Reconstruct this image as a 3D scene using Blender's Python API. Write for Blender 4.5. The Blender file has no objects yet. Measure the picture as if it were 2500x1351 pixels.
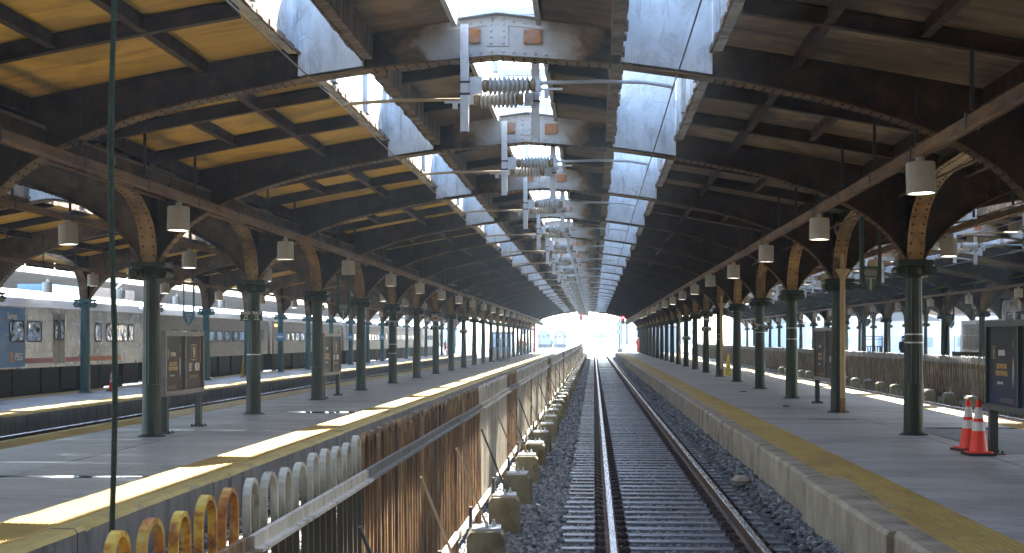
import bpy, math, random
from math import sin, cos, pi, radians, sqrt, atan2
rnd = random.Random(7)
S = bpy.context.scene
COL = S.collection

# ------------------------------------------------------------------ camera, sky, sun, exposure
TH = math.atan(200 / 3500)
cd = bpy.data.cameras.new('camera'); cam = bpy.data.objects.new('camera', cd); COL.objects.link(cam)
cam.location = (0, 0, 0); cam.rotation_euler = (pi / 2, 0, TH)
cd.sensor_width = 36; cd.lens = 36 * 3500 / 2500; cd.shift_x = 0; cd.shift_y = 152.5 / 2500
cd.clip_start = 0.1; cd.clip_end = 5000
cd.dof.use_dof = True; cd.dof.focus_distance = 30; cd.dof.aperture_fstop = 14
S.camera = cam
SUN = (.385, .90, 1.0)
EL = math.atan2(SUN[2], math.hypot(SUN[0], SUN[1])); AZ = math.atan2(SUN[0], SUN[1])
W = bpy.data.worlds.new('World'); S.world = W; W.use_nodes = True
wn = W.node_tree.nodes; bg = wn['Background']
sky = wn.new('ShaderNodeTexSky'); sky.sky_type = 'NISHITA'; sky.sun_disc = False
sky.sun_elevation = EL; sky.sun_rotation = AZ; sky.dust_density = 0.8; sky.air_density = 1.0
W.node_tree.links.new(sky.outputs[0], bg.inputs[0]); bg.inputs[1].default_value = 0.12
sl = bpy.data.lights.new('sun', 'SUN'); sl.energy = 5; sl.angle = radians(.5); sl.color = (1, .95, .87)
so = bpy.data.objects.new('sun', sl); COL.objects.link(so)
from mathutils import Vector
so.rotation_euler = Vector(SUN).to_track_quat('Z', 'Y').to_euler(); so.location = (10, 40, 40)
S.view_settings.view_transform = 'Standard'; S.view_settings.look = 'None'; S.view_settings.gamma = 1
S.view_settings.use_curve_mapping = False; S.view_settings.exposure = 3.3
c = S.cycles
c.max_bounces = 8; c.diffuse_bounces = 5; c.glossy_bounces = 4; c.volume_bounces = 1; c.transmission_bounces = 4
c.sample_clamp_indirect = 6; c.use_denoising = True; c.caustics_reflective = False; c.caustics_refractive = False
c.volume_step_rate = 4; c.use_light_tree = True

# ------------------------------------------------------------------ mesh helper
class MB:
    def __init__(s): s.v = []; s.f = []
    def add(s, vs, fs):
        o = len(s.v); s.v += vs; s.f += [tuple(i + o for i in f) for f in fs]
    def box(s, x0, x1, y0, y1, z0, z1):
        s.add([(x0,y0,z0),(x1,y0,z0),(x1,y1,z0),(x0,y1,z0),(x0,y0,z1),(x1,y0,z1),(x1,y1,z1),(x0,y1,z1)],
              [(0,3,2,1),(4,5,6,7),(0,1,5,4),(1,2,6,5),(2,3,7,6),(3,0,4,7)]); return s
    def cbox(s, x, y, z, sx, sy, sz): return s.box(x-sx/2, x+sx/2, y-sy/2, y+sy/2, z-sz/2, z+sz/2)
    def hexa(s, p): s.add(list(p), [(0,3,2,1),(4,5,6,7),(0,1,5,4),(1,2,6,5),(2,3,7,6),(3,0,4,7)]); return s
    def prism(s, prof, a0, a1, axis='y'):
        n = len(prof)
        def P(u, w, a): return (u, a, w) if axis == 'y' else ((a, u, w) if axis == 'x' else (u, w, a))
        vs = [P(u, w, a0) for u, w in prof] + [P(u, w, a1) for u, w in prof]
        fs = [tuple(range(n)), tuple(range(2*n-1, n-1, -1))] + [(i, n+i, n+(i+1) % n, (i+1) % n) for i in range(n)]
        s.add(vs, fs); return s
    def strip(s, path, th, a0, a1, axis='y'):          # ribbon of thickness th following path (u,w), extruded a0..a1
        n = len(path); out = []
        for i, (u, w) in enumerate(path):
            p = path[max(i-1, 0)]; q = path[min(i+1, n-1)]
            dx, dz = q[0]-p[0], q[1]-p[1]; L = math.hypot(dx, dz) or 1
            out.append((u - dz/L*th, w + dx/L*th))
        def P(u, w, a): return (u, a, w) if axis == 'y' else (a, u, w)
        vs = []
        for i in range(n): vs += [P(*path[i], a0), P(*out[i], a0), P(*out[i], a1), P(*path[i], a1)]
        fs = [(0,1,2,3), (4*n-1,4*n-2,4*n-3,4*n-4)]
        for i in range(n-1):
            o = 4*i
            for k in range(4): fs.append((o+k, o+4+k, o+4+(k+1)%4, o+(k+1)%4))
        s.add(vs, fs); return s
    def tube(s, path, r, n=8, cap=True):
        P = [Vector(p) for p in path]; vs = []; fs = []
        for i, p in enumerate(P):
            t = (P[min(i+1, len(P)-1)] - P[max(i-1, 0)]).normalized()
            a = t.cross(Vector((0,0,1))) if abs(t.z) < .95 else t.cross(Vector((1,0,0)))
            a.normalize(); b = t.cross(a); rr = r[i] if isinstance(r, (list, tuple)) else r
            for k in range(n):
                q = p + a*rr*cos(2*pi*k/n) + b*rr*sin(2*pi*k/n); vs.append(tuple(q))
        for i in range(len(P)-1):
            for k in range(n): fs.append((i*n+k, i*n+(k+1)%n, (i+1)*n+(k+1)%n, (i+1)*n+k))
        if cap: fs += [tuple(range(n-1,-1,-1)), tuple(range((len(P)-1)*n, len(P)*n))]
        s.add(vs, fs); return s
    def lathe(s, prof, n=16, c=(0,0,0), axis='z', rmod=None):
        vs = []; fs = []
        for r, h in prof:
            for k in range(n):
                a = 2*pi*k/n; q = r*(rmod(k, n) if rmod else 1)
                p = (q*cos(a), q*sin(a), h) if axis == 'z' else ((h, q*cos(a), q*sin(a)) if axis == 'x' else (q*cos(a), h, q*sin(a)))
                vs.append((p[0]+c[0], p[1]+c[1], p[2]+c[2]))
        m = len(prof)
        for i in range(m-1):
            for k in range(n): fs.append((i*n+k, i*n+(k+1)%n, (i+1)*n+(k+1)%n, (i+1)*n+k))
        fs += [tuple(range(n-1,-1,-1)), tuple(range((m-1)*n, m*n))]
        s.add(vs, fs); return s
    def rivet(s, p, nrm, r=.019, n=6):                # a dome
        N = Vector(nrm).normalized(); a = N.orthogonal().normalized(); b = N.cross(a); p = Vector(p)
        vs = []
        for rr, h in ((r, 0), (r*.72, r*.62)):
            for k in range(n): vs.append(tuple(p + a*rr*cos(2*pi*k/n) + b*rr*sin(2*pi*k/n) + N*h))
        vs.append(tuple(p + N*r*.85))
        fs = [(k, (k+1)%n, n+(k+1)%n, n+k) for k in range(n)] + [(n+k, n+(k+1)%n, 2*n) for k in range(n)]
        s.add(vs, fs); return s
    def mesh(s, name, mat, smooth=False):
        m = bpy.data.meshes.new(name); m.from_pydata(s.v, [], s.f); m.update()
        if mat:
            for q in (mat if isinstance(mat, list) else [mat]): m.materials.append(q)
        if smooth:
            for p in m.polygons: p.use_smooth = True
            try: m.set_sharp_from_angle(angle=radians(38))
            except Exception: pass
        return m
    def obj(s, name, mat, parent=None, loc=(0,0,0), smooth=False): return put(s.mesh(name, mat, smooth), name, parent, loc)

def put(me, name, parent=None, loc=(0,0,0), rz=0):
    o = bpy.data.objects.new(name, me); COL.objects.link(o); o.location = loc
    if rz: o.rotation_euler = (0, 0, rz)
    if parent: o.parent = parent
    return o
def tag(o, label, cat, group=None):
    o['label'] = label; o['category'] = cat
    if group: o['group'] = group
    return o
def thing(name, label, cat, loc=(0,0,0), group=None, rz=0):
    o = bpy.data.objects.new(name, None); COL.objects.link(o); o.location = loc; o.rotation_euler = (0,0,rz)
    o.empty_display_size = .2
    return tag(o, label, cat, group)
def kind(o, k): o['kind'] = k; return o
def dup(root, loc, label=None, group=None, rz=None):
    def cp(o, parent):
        q = o.copy(); COL.objects.link(q)
        if parent: q.parent = parent
        for ch in KIDS.get(o.name, ()): cp(ch, q)
        return q
    KIDS = {}
    for o in root.children_recursive: KIDS.setdefault(o.parent.name, []).append(o)
    r = cp(root, None); r.location = loc
    if rz is not None: r.rotation_euler = (0, 0, rz)
    if label: r['label'] = label
    if group: r['group'] = group
    return r
ONES = 'zeroth first second third fourth fifth sixth seventh eighth ninth tenth eleventh twelfth thirteenth fourteenth fifteenth sixteenth seventeenth eighteenth nineteenth'.split()
def nth(n):
    if n < 20: return ONES[n]
    t = {2: 'twent', 3: 'thirt', 4: 'fort', 5: 'fift', 6: 'sixt'}[n // 10]
    return t + 'ieth' if n % 10 == 0 else t + 'y ' + ONES[n % 10]
def text(s, size, mat, parent, loc, rot, name='lettering', ext=.002, sx=1.0, align='CENTER', bold=0):
    cu = bpy.data.curves.new(name, 'FONT'); cu.body = s; cu.size = size; cu.align_x = align; cu.align_y = 'CENTER'
    cu.extrude = ext; cu.offset = bold; cu.resolution_u = 3; cu.materials.append(mat)
    o = bpy.data.objects.new(name, cu); COL.objects.link(o); o.parent = parent; o.location = loc; o.rotation_euler = rot
    o.scale = (sx, 1, 1); return o

# ------------------------------------------------------------------ materials
class NT:
    def __init__(s, name):
        s.m = bpy.data.materials.new(name); s.m.use_nodes = True; s.t = s.m.node_tree
        s.b = s.t.nodes['Principled BSDF']; s.geo = None
    def n(s, ty, **k):
        q = s.t.nodes.new(ty)
        for a, v in k.items(): setattr(q, a, v)
        return q
    def l(s, a, b): s.t.links.new(a, b)
    def pos(s, local=False):
        if local: return s.n('ShaderNodeTexCoord').outputs['Object']
        if not s.geo: s.geo = s.n('ShaderNodeNewGeometry')
        return s.geo.outputs['Position']
    def noise(s, scale, stretch=(1,1,1), detail=5, rough=.6, local=False, dist=0, off=(0,0,0)):
        mp = s.n('ShaderNodeMapping'); mp.inputs['Scale'].default_value = stretch; mp.inputs['Location'].default_value = off
        s.l(s.pos(local), mp.inputs[0]); q = s.n('ShaderNodeTexNoise'); s.l(mp.outputs[0], q.inputs['Vector'])
        q.inputs['Scale'].default_value = scale; q.inputs['Detail'].default_value = detail; q.inputs['Roughness'].default_value = rough
        q.inputs['Distortion'].default_value = dist; return q.outputs['Fac']
    def ramp(s, fac, stops, interp='LINEAR'):
        r = s.n('ShaderNodeValToRGB'); e = r.color_ramp.elements; r.color_ramp.interpolation = interp
        while len(e) < len(stops): e.new(.5)
        for q, (p, c) in zip(e, stops):
            q.position = p; q.color = (c, c, c, 1) if isinstance(c, (int, float)) else (*c, 1)
        s.l(fac, r.inputs[0]); return r.outputs[0]
    def mix(s, fac, a, b):
        m = s.n('ShaderNodeMix'); m.data_type = 'RGBA'
        for sock, v in ((m.inputs[0], fac), (m.inputs[6], a), (m.inputs[7], b)):
            if isinstance(v, (int, float)): sock.default_value = v
            elif isinstance(v, tuple): sock.default_value = (*v, 1)
            else: s.l(v, sock)
        return m.outputs[2]
    def math(s, op, a, b=0, clamp=False):
        m = s.n('ShaderNodeMath', operation=op); m.use_clamp = clamp
        for i, v in enumerate((a, b)):
            if isinstance(v, (int, float)): m.inputs[i].default_value = v
            else: s.l(v, m.inputs[i])
        return m.outputs[0]
    def xyz(s, local=True):
        q = s.n('ShaderNodeSeparateXYZ'); s.l(s.pos(local), q.inputs[0]); return q.outputs
    def bump(s, h, strength=.3, dist=.01):
        b = s.n('ShaderNodeBump'); b.inputs['Strength'].default_value = strength; b.inputs['Distance'].default_value = dist
        s.l(h, b.inputs['Height']); s.l(b.outputs[0], s.b.inputs['Normal'])
    def out(s, col=None, rough=None, metal=0, spec=.5):
        for k, v in (('Base Color', col), ('Roughness', rough), ('Metallic', metal), ('Specular IOR Level', spec)):
            if v is None: continue
            i = s.b.inputs[k]
            if isinstance(v, tuple): i.default_value = (*v, 1)
            elif isinstance(v, (int, float)): i.default_value = v
            else: s.l(v, i)
        return s.m
def grunge(name, stops, scale=3, stretch=(1,1,1), rough=(.5,.8), metal=0, bump=.15, bs=40, local=False, spec=.4, dist=.004):
    t = NT(name); f = t.noise(scale, stretch, 8, .65, local, .3)
    col = t.ramp(f, stops)
    r = t.ramp(t.noise(scale*2.3, stretch, 4, .6, local, 0, (3,7,1)), [(.3, rough[0]), (.7, rough[1])])
    if bump: t.bump(t.noise(bs, (1,1,1), 4, .6, local), bump, dist)
    return t.out(col, r, metal, spec)
def plain(name, col, rough=.5, metal=0, spec=.5, emit=0):
    t = NT(name); f = t.noise(6, (1,1,1), 5, .6)
    k = t.ramp(f, [(.3, tuple(x*.82 for x in col)), (.7, tuple(min(1, x*1.1) for x in col))])
    t.out(k, rough, metal, spec)
    if emit:
        t.b.inputs['Emission Color'].default_value = (*col, 1); t.b.inputs['Emission Strength'].default_value = emit
    return t.m
M = {}
M['steel'] = grunge('brown_steel', [(.28,(.008,.006,.005)),(.43,(.026,.016,.009)),(.57,(.054,.031,.015)),(.72,(.095,.050,.019))], 2.2, (1,1,1.6), (.55,.8), spec=.2)
M['rail_rust'] = grunge('rusty_rail_side', [(.3,(.05,.028,.018)),(.6,(.11,.06,.035)),(.8,(.17,.10,.06))], 6, (1,.3,1), (.6,.9))
M['soot'] = grunge('sooty_steel', [(.3,(.005,.005,.005)),(.55,(.014,.011,.008)),(.75,(.035,.021,.012))], 2.5, (1,1,1.3), (.55,.8), spec=.2)
M['ochre'] = grunge('ochre_paint', [(.30,(.06,.04,.018)),(.44,(.17,.115,.05)),(.62,(.28,.195,.085)),(.8,(.36,.26,.125))], 3.2, (1,1,.5), (.45,.7))
M['gflange'] = grunge('sooty_ochre_flange', [(.30,(.02,.014,.008)),(.46,(.085,.052,.02)),(.6,(.17,.105,.036)),(.78,(.30,.19,.065))], 1.3, (1,1,.5), (.5,.75), spec=.25)
M['cable'] = grunge('rust_brown_channel', [(.3,(.06,.032,.016)),(.5,(.15,.085,.035)),(.7,(.24,.145,.06))], 4, (1,.2,1), (.5,.75))
M['green'] = grunge('green_column_paint', [(.25,(.006,.013,.010)),(.5,(.011,.026,.019)),(.75,(.020,.042,.031))], 3, (2,2,.4), (.32,.55), bump=.12)
def vary(m, amt):
    nt = m.node_tree; b = nt.nodes['Principled BSDF']; l = b.inputs['Base Color'].links[0].from_socket
    g = nt.nodes.new('ShaderNodeNewGeometry'); n = nt.nodes.new('ShaderNodeTexNoise'); n.inputs['Scale'].default_value = .37; n.inputs['Detail'].default_value = 1
    nt.links.new(g.outputs['Position'], n.inputs['Vector'])
    r = nt.nodes.new('ShaderNodeValToRGB'); r.color_ramp.elements[0].position = .35; r.color_ramp.elements[1].position = .65
    r.color_ramp.elements[0].color = (1-amt,1-amt*.9,1-amt*.8,1); r.color_ramp.elements[1].color = (1+amt,1+amt*.8,1+amt*.7,1)
    nt.links.new(n.outputs['Fac'], r.inputs[0]); x = nt.nodes.new('ShaderNodeMix'); x.data_type = 'RGBA'; x.blend_type = 'MULTIPLY'; x.inputs[0].default_value = 1
    nt.links.new(l, x.inputs[6]); nt.links.new(r.outputs[0], x.inputs[7]); nt.links.new(x.outputs[2], b.inputs['Base Color'])
M['teal'] = grunge('teal_column_paint', [(.25,(.018,.055,.065)),(.5,(.035,.115,.135)),(.75,(.06,.16,.18))], 3, (2,2,.4), (.35,.6), bump=.1)
M['signgreen'] = plain('sign_green', (.02,.06,.045), .5)
M['lampgrey'] = grunge('lamp_enamel', [(.3,(.34,.33,.28)),(.7,(.46,.45,.40))], 5, (1,1,.4), (.4,.6), bump=.03)
M['galv'] = grunge('galvanised', [(.3,(.38,.41,.44)),(.7,(.52,.55,.58))], 9, (1,1,1), (.35,.5), .5, .05)
M['porc'] = grunge('porcelain', [(.3,(.42,.42,.40)),(.6,(.55,.56,.55)),(.8,(.42,.34,.22))], 5, (1,1,1), (.2,.35), 0, 0)
M['porcend'] = plain('insulator_cap', (.26,.20,.12), .5)
M['orange_plate'] = grunge('rust_orange_plate', [(.3,(.33,.34,.35)),(.5,(.40,.17,.07)),(.7,(.46,.20,.08))], 5, (1,1,1), (.6,.8))
M['wire'] = plain('wire_metal', (.10,.09,.085), .35, .8)
M['black'] = plain('black_iron', (.018,.018,.02), .5)
M['white'] = plain('white_paint', (.72,.72,.70), .5)
M['red'] = plain('red_paint', (.42,.03,.02), .45)
M['yellowsign'] = plain('yellow_plastic', (.80,.56,.02), .4)
M['conor'] = plain('cone_orange', (.85,.035,.008), .4)
M['conwh'] = grunge('cone_white_sleeve', [(.3,(.55,.55,.55)),(.7,(.74,.74,.75))], 8, (1,1,1), (.4,.6), bump=0)
M['rubber'] = plain('black_rubber', (.02,.02,.022), .7)
M['beige'] = grunge('beige_pipe_paint', [(.25,(.16,.09,.04)),(.4,(.36,.27,.15)),(.75,(.44,.34,.20))], 4, (1,1,.3), (.5,.7), bump=.05)
M['rope'] = grunge('green_rope', [(.3,(.006,.016,.010)),(.7,(.018,.045,.027))], 40, (1,1,1), (.6,.8))

vary(M['green'], .35); vary(M['ochre'], .4); vary(M['lampgrey'], .2)

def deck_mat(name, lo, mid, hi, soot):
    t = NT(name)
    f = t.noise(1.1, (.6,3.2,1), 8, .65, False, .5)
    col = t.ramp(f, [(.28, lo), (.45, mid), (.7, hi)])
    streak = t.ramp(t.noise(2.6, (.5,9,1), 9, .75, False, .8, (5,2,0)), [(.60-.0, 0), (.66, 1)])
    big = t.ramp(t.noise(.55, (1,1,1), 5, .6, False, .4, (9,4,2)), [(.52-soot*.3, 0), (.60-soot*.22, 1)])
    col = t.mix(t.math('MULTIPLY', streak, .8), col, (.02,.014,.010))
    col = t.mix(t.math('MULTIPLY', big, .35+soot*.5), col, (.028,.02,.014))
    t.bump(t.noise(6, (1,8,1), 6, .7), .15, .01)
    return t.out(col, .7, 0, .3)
M['deckL'] = deck_mat('bounce_lit_ochre_deck', (.30,.19,.05), (.60,.405,.07), (.67,.475,.10), .02)  # left boards: platform bounce light painted in as a brighter, yellower ochre
M['deckR'] = deck_mat('shaded_sooty_deck', (.08,.056,.033), (.30,.225,.135), (.47,.375,.24), .45)  # right boards: missing bounce light painted in as darker tones, over soot and streaks
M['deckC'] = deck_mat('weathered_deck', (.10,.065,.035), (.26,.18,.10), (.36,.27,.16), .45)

def concrete_white(nm, pk, ds):
    t = NT(nm)
    base = t.ramp(t.noise(1.4, (1,1,1), 8, .6), [(.3,(.42,.45,.47)),(.6,(.58,.62,.65)),(.75,(.66,.69,.72))])
    peel = t.ramp(t.noise(2.0, (1.6,1.6,.8), 12, .74, False, .7, (3,3,3)), [(.52,0),(.60,1)])
    col = t.mix(t.math('MULTIPLY', peel, pk), base, (.22,.20,.175))
    v = t.n('ShaderNodeTexVoronoi', feature='DISTANCE_TO_EDGE'); v.inputs['Scale'].default_value = 3.0; v.inputs['Randomness'].default_value = .9
    t.l(t.pos(), v.inputs['Vector'])
    crack = t.ramp(v.outputs['Distance'], [(.0,1),(.018,0)])
    cm = t.math('MULTIPLY', crack, t.ramp(t.noise(.9, off=(8,1,5)), [(.48,0),(.6,1)]))
    col = t.mix(t.math('MULTIPLY', cm, .55), col, (.16,.15,.145))
    dirt = t.ramp(t.noise(.8, (1.4,1.4,.8), 8, .68, False, .6, (11,2,7)), [(.50,0),(.66,1)])
    col = t.mix(t.math('MULTIPLY', dirt, ds), col, (.22,.19,.155))
    runs = t.ramp(t.noise(5, (2.5,2.5,.18), 7, .7, False, .5, (1,6,2)), [(.56,0),(.68,1)])
    col = t.mix(t.math('MULTIPLY', runs, .5), col, (.10,.085,.07))
    h = t.math('SUBTRACT', t.noise(14, (1,1,1), 8, .7), t.math('MULTIPLY', peel, .5))
    t.bump(h, .5, .03)
    return t.out(col, .75, 0, .3)
M['cwhite'] = concrete_white('painted_concrete', .28, .35); M['cpeel'] = concrete_white('peeling_concrete', .75, .6)
M['beam'] = grunge('weathered_beam', [(.28,(.035,.025,.018)),(.45,(.13,.095,.065)),(.6,(.24,.19,.14)),(.75,(.40,.37,.33))], 2.6, (1,1.6,.55), (.7,.9), bump=.5, bs=18, dist=.03)

def girder_mat():                                        # grey painted middle, burnt brown toward the ends
    t = NT('girder_paint'); x = t.xyz(True)
    ax = t.math('ABSOLUTE', x[0]); nz = t.noise(1.5, (1,1,1), 7, .62, False, .4)
    nz2 = t.noise(4.5, (1,1,1), 7, .65, False, .2, (2,9,4))
    k = t.math('ADD', ax, t.math('MULTIPLY', t.math('SUBTRACT', nz, .5), 1.9))
    grey = t.ramp(nz2, [(.3,(.44,.43,.41)),(.7,(.58,.57,.55))])
    brown = t.ramp(nz2, [(.3,(.008,.007,.006)),(.48,(.028,.018,.010)),(.63,(.055,.032,.015)),(.78,(.09,.048,.02))])
    tan = (.30,.20,.10)
    m1 = t.ramp(t.math('DIVIDE', k, 3.0), [(.24,0),(.34,1)])
    m2 = t.ramp(t.math('DIVIDE', k, 3.0), [(.30,0),(.42,1)])
    col = t.mix(m1, grey, tan); col = t.mix(m2, col, brown)
    t.bump(nz2, .15, .006)
    return t.out(col, t.ramp(nz, [(.3,.5),(.7,.75)]), 0, .25)
M['girder'] = girder_mat()
M['sgirder'] = grunge('side_girder_paint', [(.28,(.03,.022,.016)),(.48,(.09,.065,.042)),(.62,(.16,.115,.075)),(.8,(.22,.15,.09))], 1.8, (1,1,1), (.5,.75))

def slab_mat():
    t = NT('platform_concrete')
    f = t.noise(.8, (.5,2.2,1), 8, .65); g = t.noise(5, (.4,3,1), 7, .7, False, .2, (1,2,3))
    oi = t.n('ShaderNodeObjectInfo')
    col = t.ramp(f, [(.3,(.37,.37,.36)),(.5,(.47,.47,.46)),(.7,(.54,.54,.53))])
    col = t.mix(t.math('MULTIPLY', t.ramp(g, [(.57,0),(.66,1)]), .45), col, (.15,.148,.14))
    col = t.mix(t.math('MULTIPLY', oi.outputs['Random'], .28), col, (.22,.22,.215))
    st = t.ramp(t.noise(.32, (1,1.6,1), 8, .7, False, .7, (7,1,0)), [(.48,0),(.62,1)])
    col = t.mix(t.math('MULTIPLY', st, .42), col, (.15,.145,.14))
    spot = t.ramp(t.noise(9, (1,1,1), 3, .5, False, 0, (3,3,0)), [(.68,0),(.71,1)])
    col = t.mix(t.math('MULTIPLY', spot, .6), col, (.07,.07,.068))
    wet = t.ramp(t.noise(.7, (.35,2.0,1), 6, .6, False, .3, (4,8,0)), [(.60,0),(.64,1)])
    rough = t.math('SUBTRACT', t.ramp(g, [(.3,.42),(.7,.62)]), t.math('MULTIPLY', wet, .22))
    t.bump(t.noise(22, (.5,2,1), 6, .7), .10, .006)
    return t.out(col, rough, 0, .5)
M['slab'] = slab_mat()
M['patch'] = grunge('asphalt_patch', [(.3,(.05,.05,.05)),(.7,(.10,.10,.10))], 4, (.5,2,1), (.35,.6))
def tact_mat():
    t = NT('tactile_yellow'); f = t.noise(1.0, (2,.6,1), 7, .65); g = t.noise(7, (1,1,1), 7, .7, False, .3, (2,2,2))
    col = t.ramp(f, [(.3,(.34,.22,.055)),(.5,(.46,.31,.075)),(.7,(.54,.39,.11))])
    col = t.mix(t.math('MULTIPLY', t.ramp(g, [(.52,0),(.66,1)]), .6), col, (.26,.20,.11))
    return t.out(col, .55, 0, .4)
M['tactile'] = tact_mat()
M['edgeL'] = grunge('yellow_painted_edge', [(.3,(.25,.22,.15)),(.45,(.46,.36,.12)),(.7,(.55,.43,.14))], 3, (1,.6,1), (.55,.8), bump=.2)
M['edge'] = grunge('old_edge_concrete', [(.26,(.08,.065,.05)),(.42,(.25,.205,.15)),(.6,(.36,.30,.225)),(.78,(.42,.365,.29))], 1.7, (1.3,1.3,.8), (.7,.9), bump=.55, bs=16, dist=.02)
M['face'] = grunge('grey_face_concrete', [(.28,(.06,.055,.055)),(.45,(.15,.14,.135)),(.65,(.21,.20,.195)),(.8,(.27,.255,.24))], 1.9, (1.6,1.6,.5), (.7,.9), bump=.4, bs=18, dist=.02)
M['block'] = grunge('mossy_block_concrete', [(.26,(.05,.045,.02)),(.45,(.15,.13,.07)),(.62,(.22,.20,.12)),(.8,(.29,.27,.19))], 4, (1,1,.8), (.7,.9), bump=.4, bs=30, dist=.01)
M['frust'] = grunge('fence_rust', [(.28,(.022,.013,.009)),(.42,(.075,.038,.017)),(.54,(.19,.10,.034)),(.66,(.36,.24,.095)),(.8,(.42,.33,.18))], 5, (3,3,.35), (.5,.8), bump=.2)
def fwhite():
    t = NT('fence_white_dark_base'); f = t.noise(4, (2,2,.9), 8, .65); z = t.xyz(False)[2]
    col = t.ramp(f, [(.27,(.05,.04,.025)),(.40,(.40,.38,.28)),(.7,(.56,.55,.46))])
    k = t.math('ADD', z, t.math('MULTIPLY', t.math('SUBTRACT', t.noise(9, (1,1,.4), 5, .6, off=(4,4,4)), .5), .35))
    m = t.ramp(t.math('ADD', k, 1.5), [(.66,1),(.84,0)])  # white turns dark below the top rail, with an uneven edge
    return t.out(t.mix(m, col, (.045,.038,.022)), .55, 0, .4)
M['fwhite'] = fwhite()
M['fgrey'] = grunge('fence_grey', [(.28,(.12,.09,.06)),(.45,(.40,.36,.29)),(.7,(.56,.52,.44))], 4, (3,3,.4), (.5,.8), bump=.1)
M['fyel'] = grunge('fence_yellow', [(.34,(.16,.07,.02)),(.44,(.40,.17,.02)),(.52,(.54,.34,.03)),(.62,(.56,.42,.06)),(.68,(.40,.36,.26))], 7.0, (2,2,2), (.45,.7), bump=.15)
def fmix():
    t = NT('fence_stained'); f = t.noise(5, (3,3,.3), 8, .65); z = t.xyz(False)[2]
    low = t.ramp(f, [(.28,(.025,.017,.012)),(.46,(.08,.05,.028)),(.58,(.20,.14,.07)),(.72,(.33,.26,.15))])
    top = t.ramp(f, [(.3,(.10,.09,.08)),(.6,(.26,.25,.235))])
    m = t.ramp(t.math('ADD', z, 1.5), [(.64,0),(.70,1)])
    return t.out(t.mix(m, low, top), .65, 0, .35)
M['fmix'] = fmix()
M['forange'] = grunge('fence_orange', [(.34,(.10,.045,.02)),(.44,(.34,.12,.015)),(.54,(.44,.19,.025)),(.64,(.46,.36,.07)),(.7,(.36,.33,.27))], 6.0, (2,2,2), (.45,.7), bump=.15)
M['ftop'] = grunge('fence_rail_grey', [(.3,(.05,.045,.042)),(.7,(.13,.12,.112))], 6, (1,1,1), (.5,.7))
M['tie'] = grunge('sleeper', [(.3,(.11,.122,.135)),(.6,(.19,.207,.225)),(.8,(.26,.28,.30))], 7, (.4,3,1), (.22,.42), bump=.2)
M['railtop'] = grunge('polished_rail', [(.3,(.78,.78,.78)),(.7,(.88,.88,.88))], 10, (4,.1,1), (.22,.34), .9, 0)
M['clip'] = grunge('rusty_clip', [(.3,(.03,.02,.017)),(.7,(.08,.052,.042))], 20, (1,1,1), (.5,.75))
def stone_mat():
    t = NT('ballast_stone'); a = t.n('ShaderNodeAttribute', attribute_name='tone')
    col = t.ramp(a.outputs['Fac'], [(0,(.05,.053,.057)),(.55,(.13,.137,.143)),(.93,(.25,.256,.262)),(1,(.34,.33,.31))])
    return t.out(col, .62, 0, .4)
M['stone'] = stone_mat()
def ground_mat():
    t = NT('ballast_ground'); v = t.n('ShaderNodeTexVoronoi'); v.inputs['Scale'].default_value = 16; t.l(t.pos(), v.inputs['Vector'])
    col = t.ramp(v.outputs['Color'], [(.1,(.03,.032,.038)),(.6,(.075,.08,.088)),(1,(.15,.155,.16))])
    t.bump(v.outputs['Distance'], .9, .05)
    return t.out(col, .8, 0, .3)
M['ground'] = ground_mat()
M['yard'] = grunge('yard_gravel', [(.3,(.17,.16,.15)),(.7,(.30,.29,.27))], .8, (1,1,1), (.8,.95))
# ------------------------------------------------------------------ layout numbers
Y0, PITCH, NB = 17.1, 7.5, 21                # frame k stands at Y0 + k*PITCH
XL, XR, XL2, XR2, XR3, XR4 = -7.7, 5.4, -17.0, 18.5, 27.8, 40.9
ZPL, ZPR, ZPL2 = -1.70, -1.62, -1.80         # platform tops (eye level is 0)
ZRAIL, ZGR, CAPZ = -2.09, -2.30, 1.33
Yk = lambda k: Y0 + k*PITCH
YEND = Yk(NB) + .5
def lerp(t, x):
    if x <= t[0][0]: return t[0][1]
    for (a, b), (c_, d) in zip(t, t[1:]):
        if x <= c_: return b + (d-b)*(x-a)/(c_-a)
    return t[-1][1]
ZF = [(.15,1.33),(.22,1.46),(.30,1.58),(.45,1.76),(.66,1.97),(.86,2.11),(1.15,2.30),(1.6,2.49),(2.26,2.71),(2.9,2.87),(3.7,3.03),(4.3,3.13),(5.2,3.26),(6.55,3.37)]
zf = lambda e: lerp(ZF, e)                   # underside of a transverse girder, e metres in from the column line
def zd(e): d = 6.55-e; return 3.87-.13*d-.006*d*d    # underside of the roof deck

# ------------------------------------------------------------------ ground
g = MB(); g.box(-320, 320, -70, 900, -3.2, -2.42)
kind(g.obj('ground', M['ground']), 'structure')
g = MB(); g.box(-318, 318, YEND+1.5, 898, -2.415, -2.33)
kind(g.obj('yard_ground', M['yard']), 'structure')

g = MB(); g.box(-60, 60, -14.2, -13.2, -2.42, 9)
kind(g.obj('concourse_wall', M['sgirder']), 'structure')
g = MB(); g.box(-60, 60, -13.19, 1.5, -2.42, -1.71)
kind(g.obj('concourse_floor', M['face']), 'structure')

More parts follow.
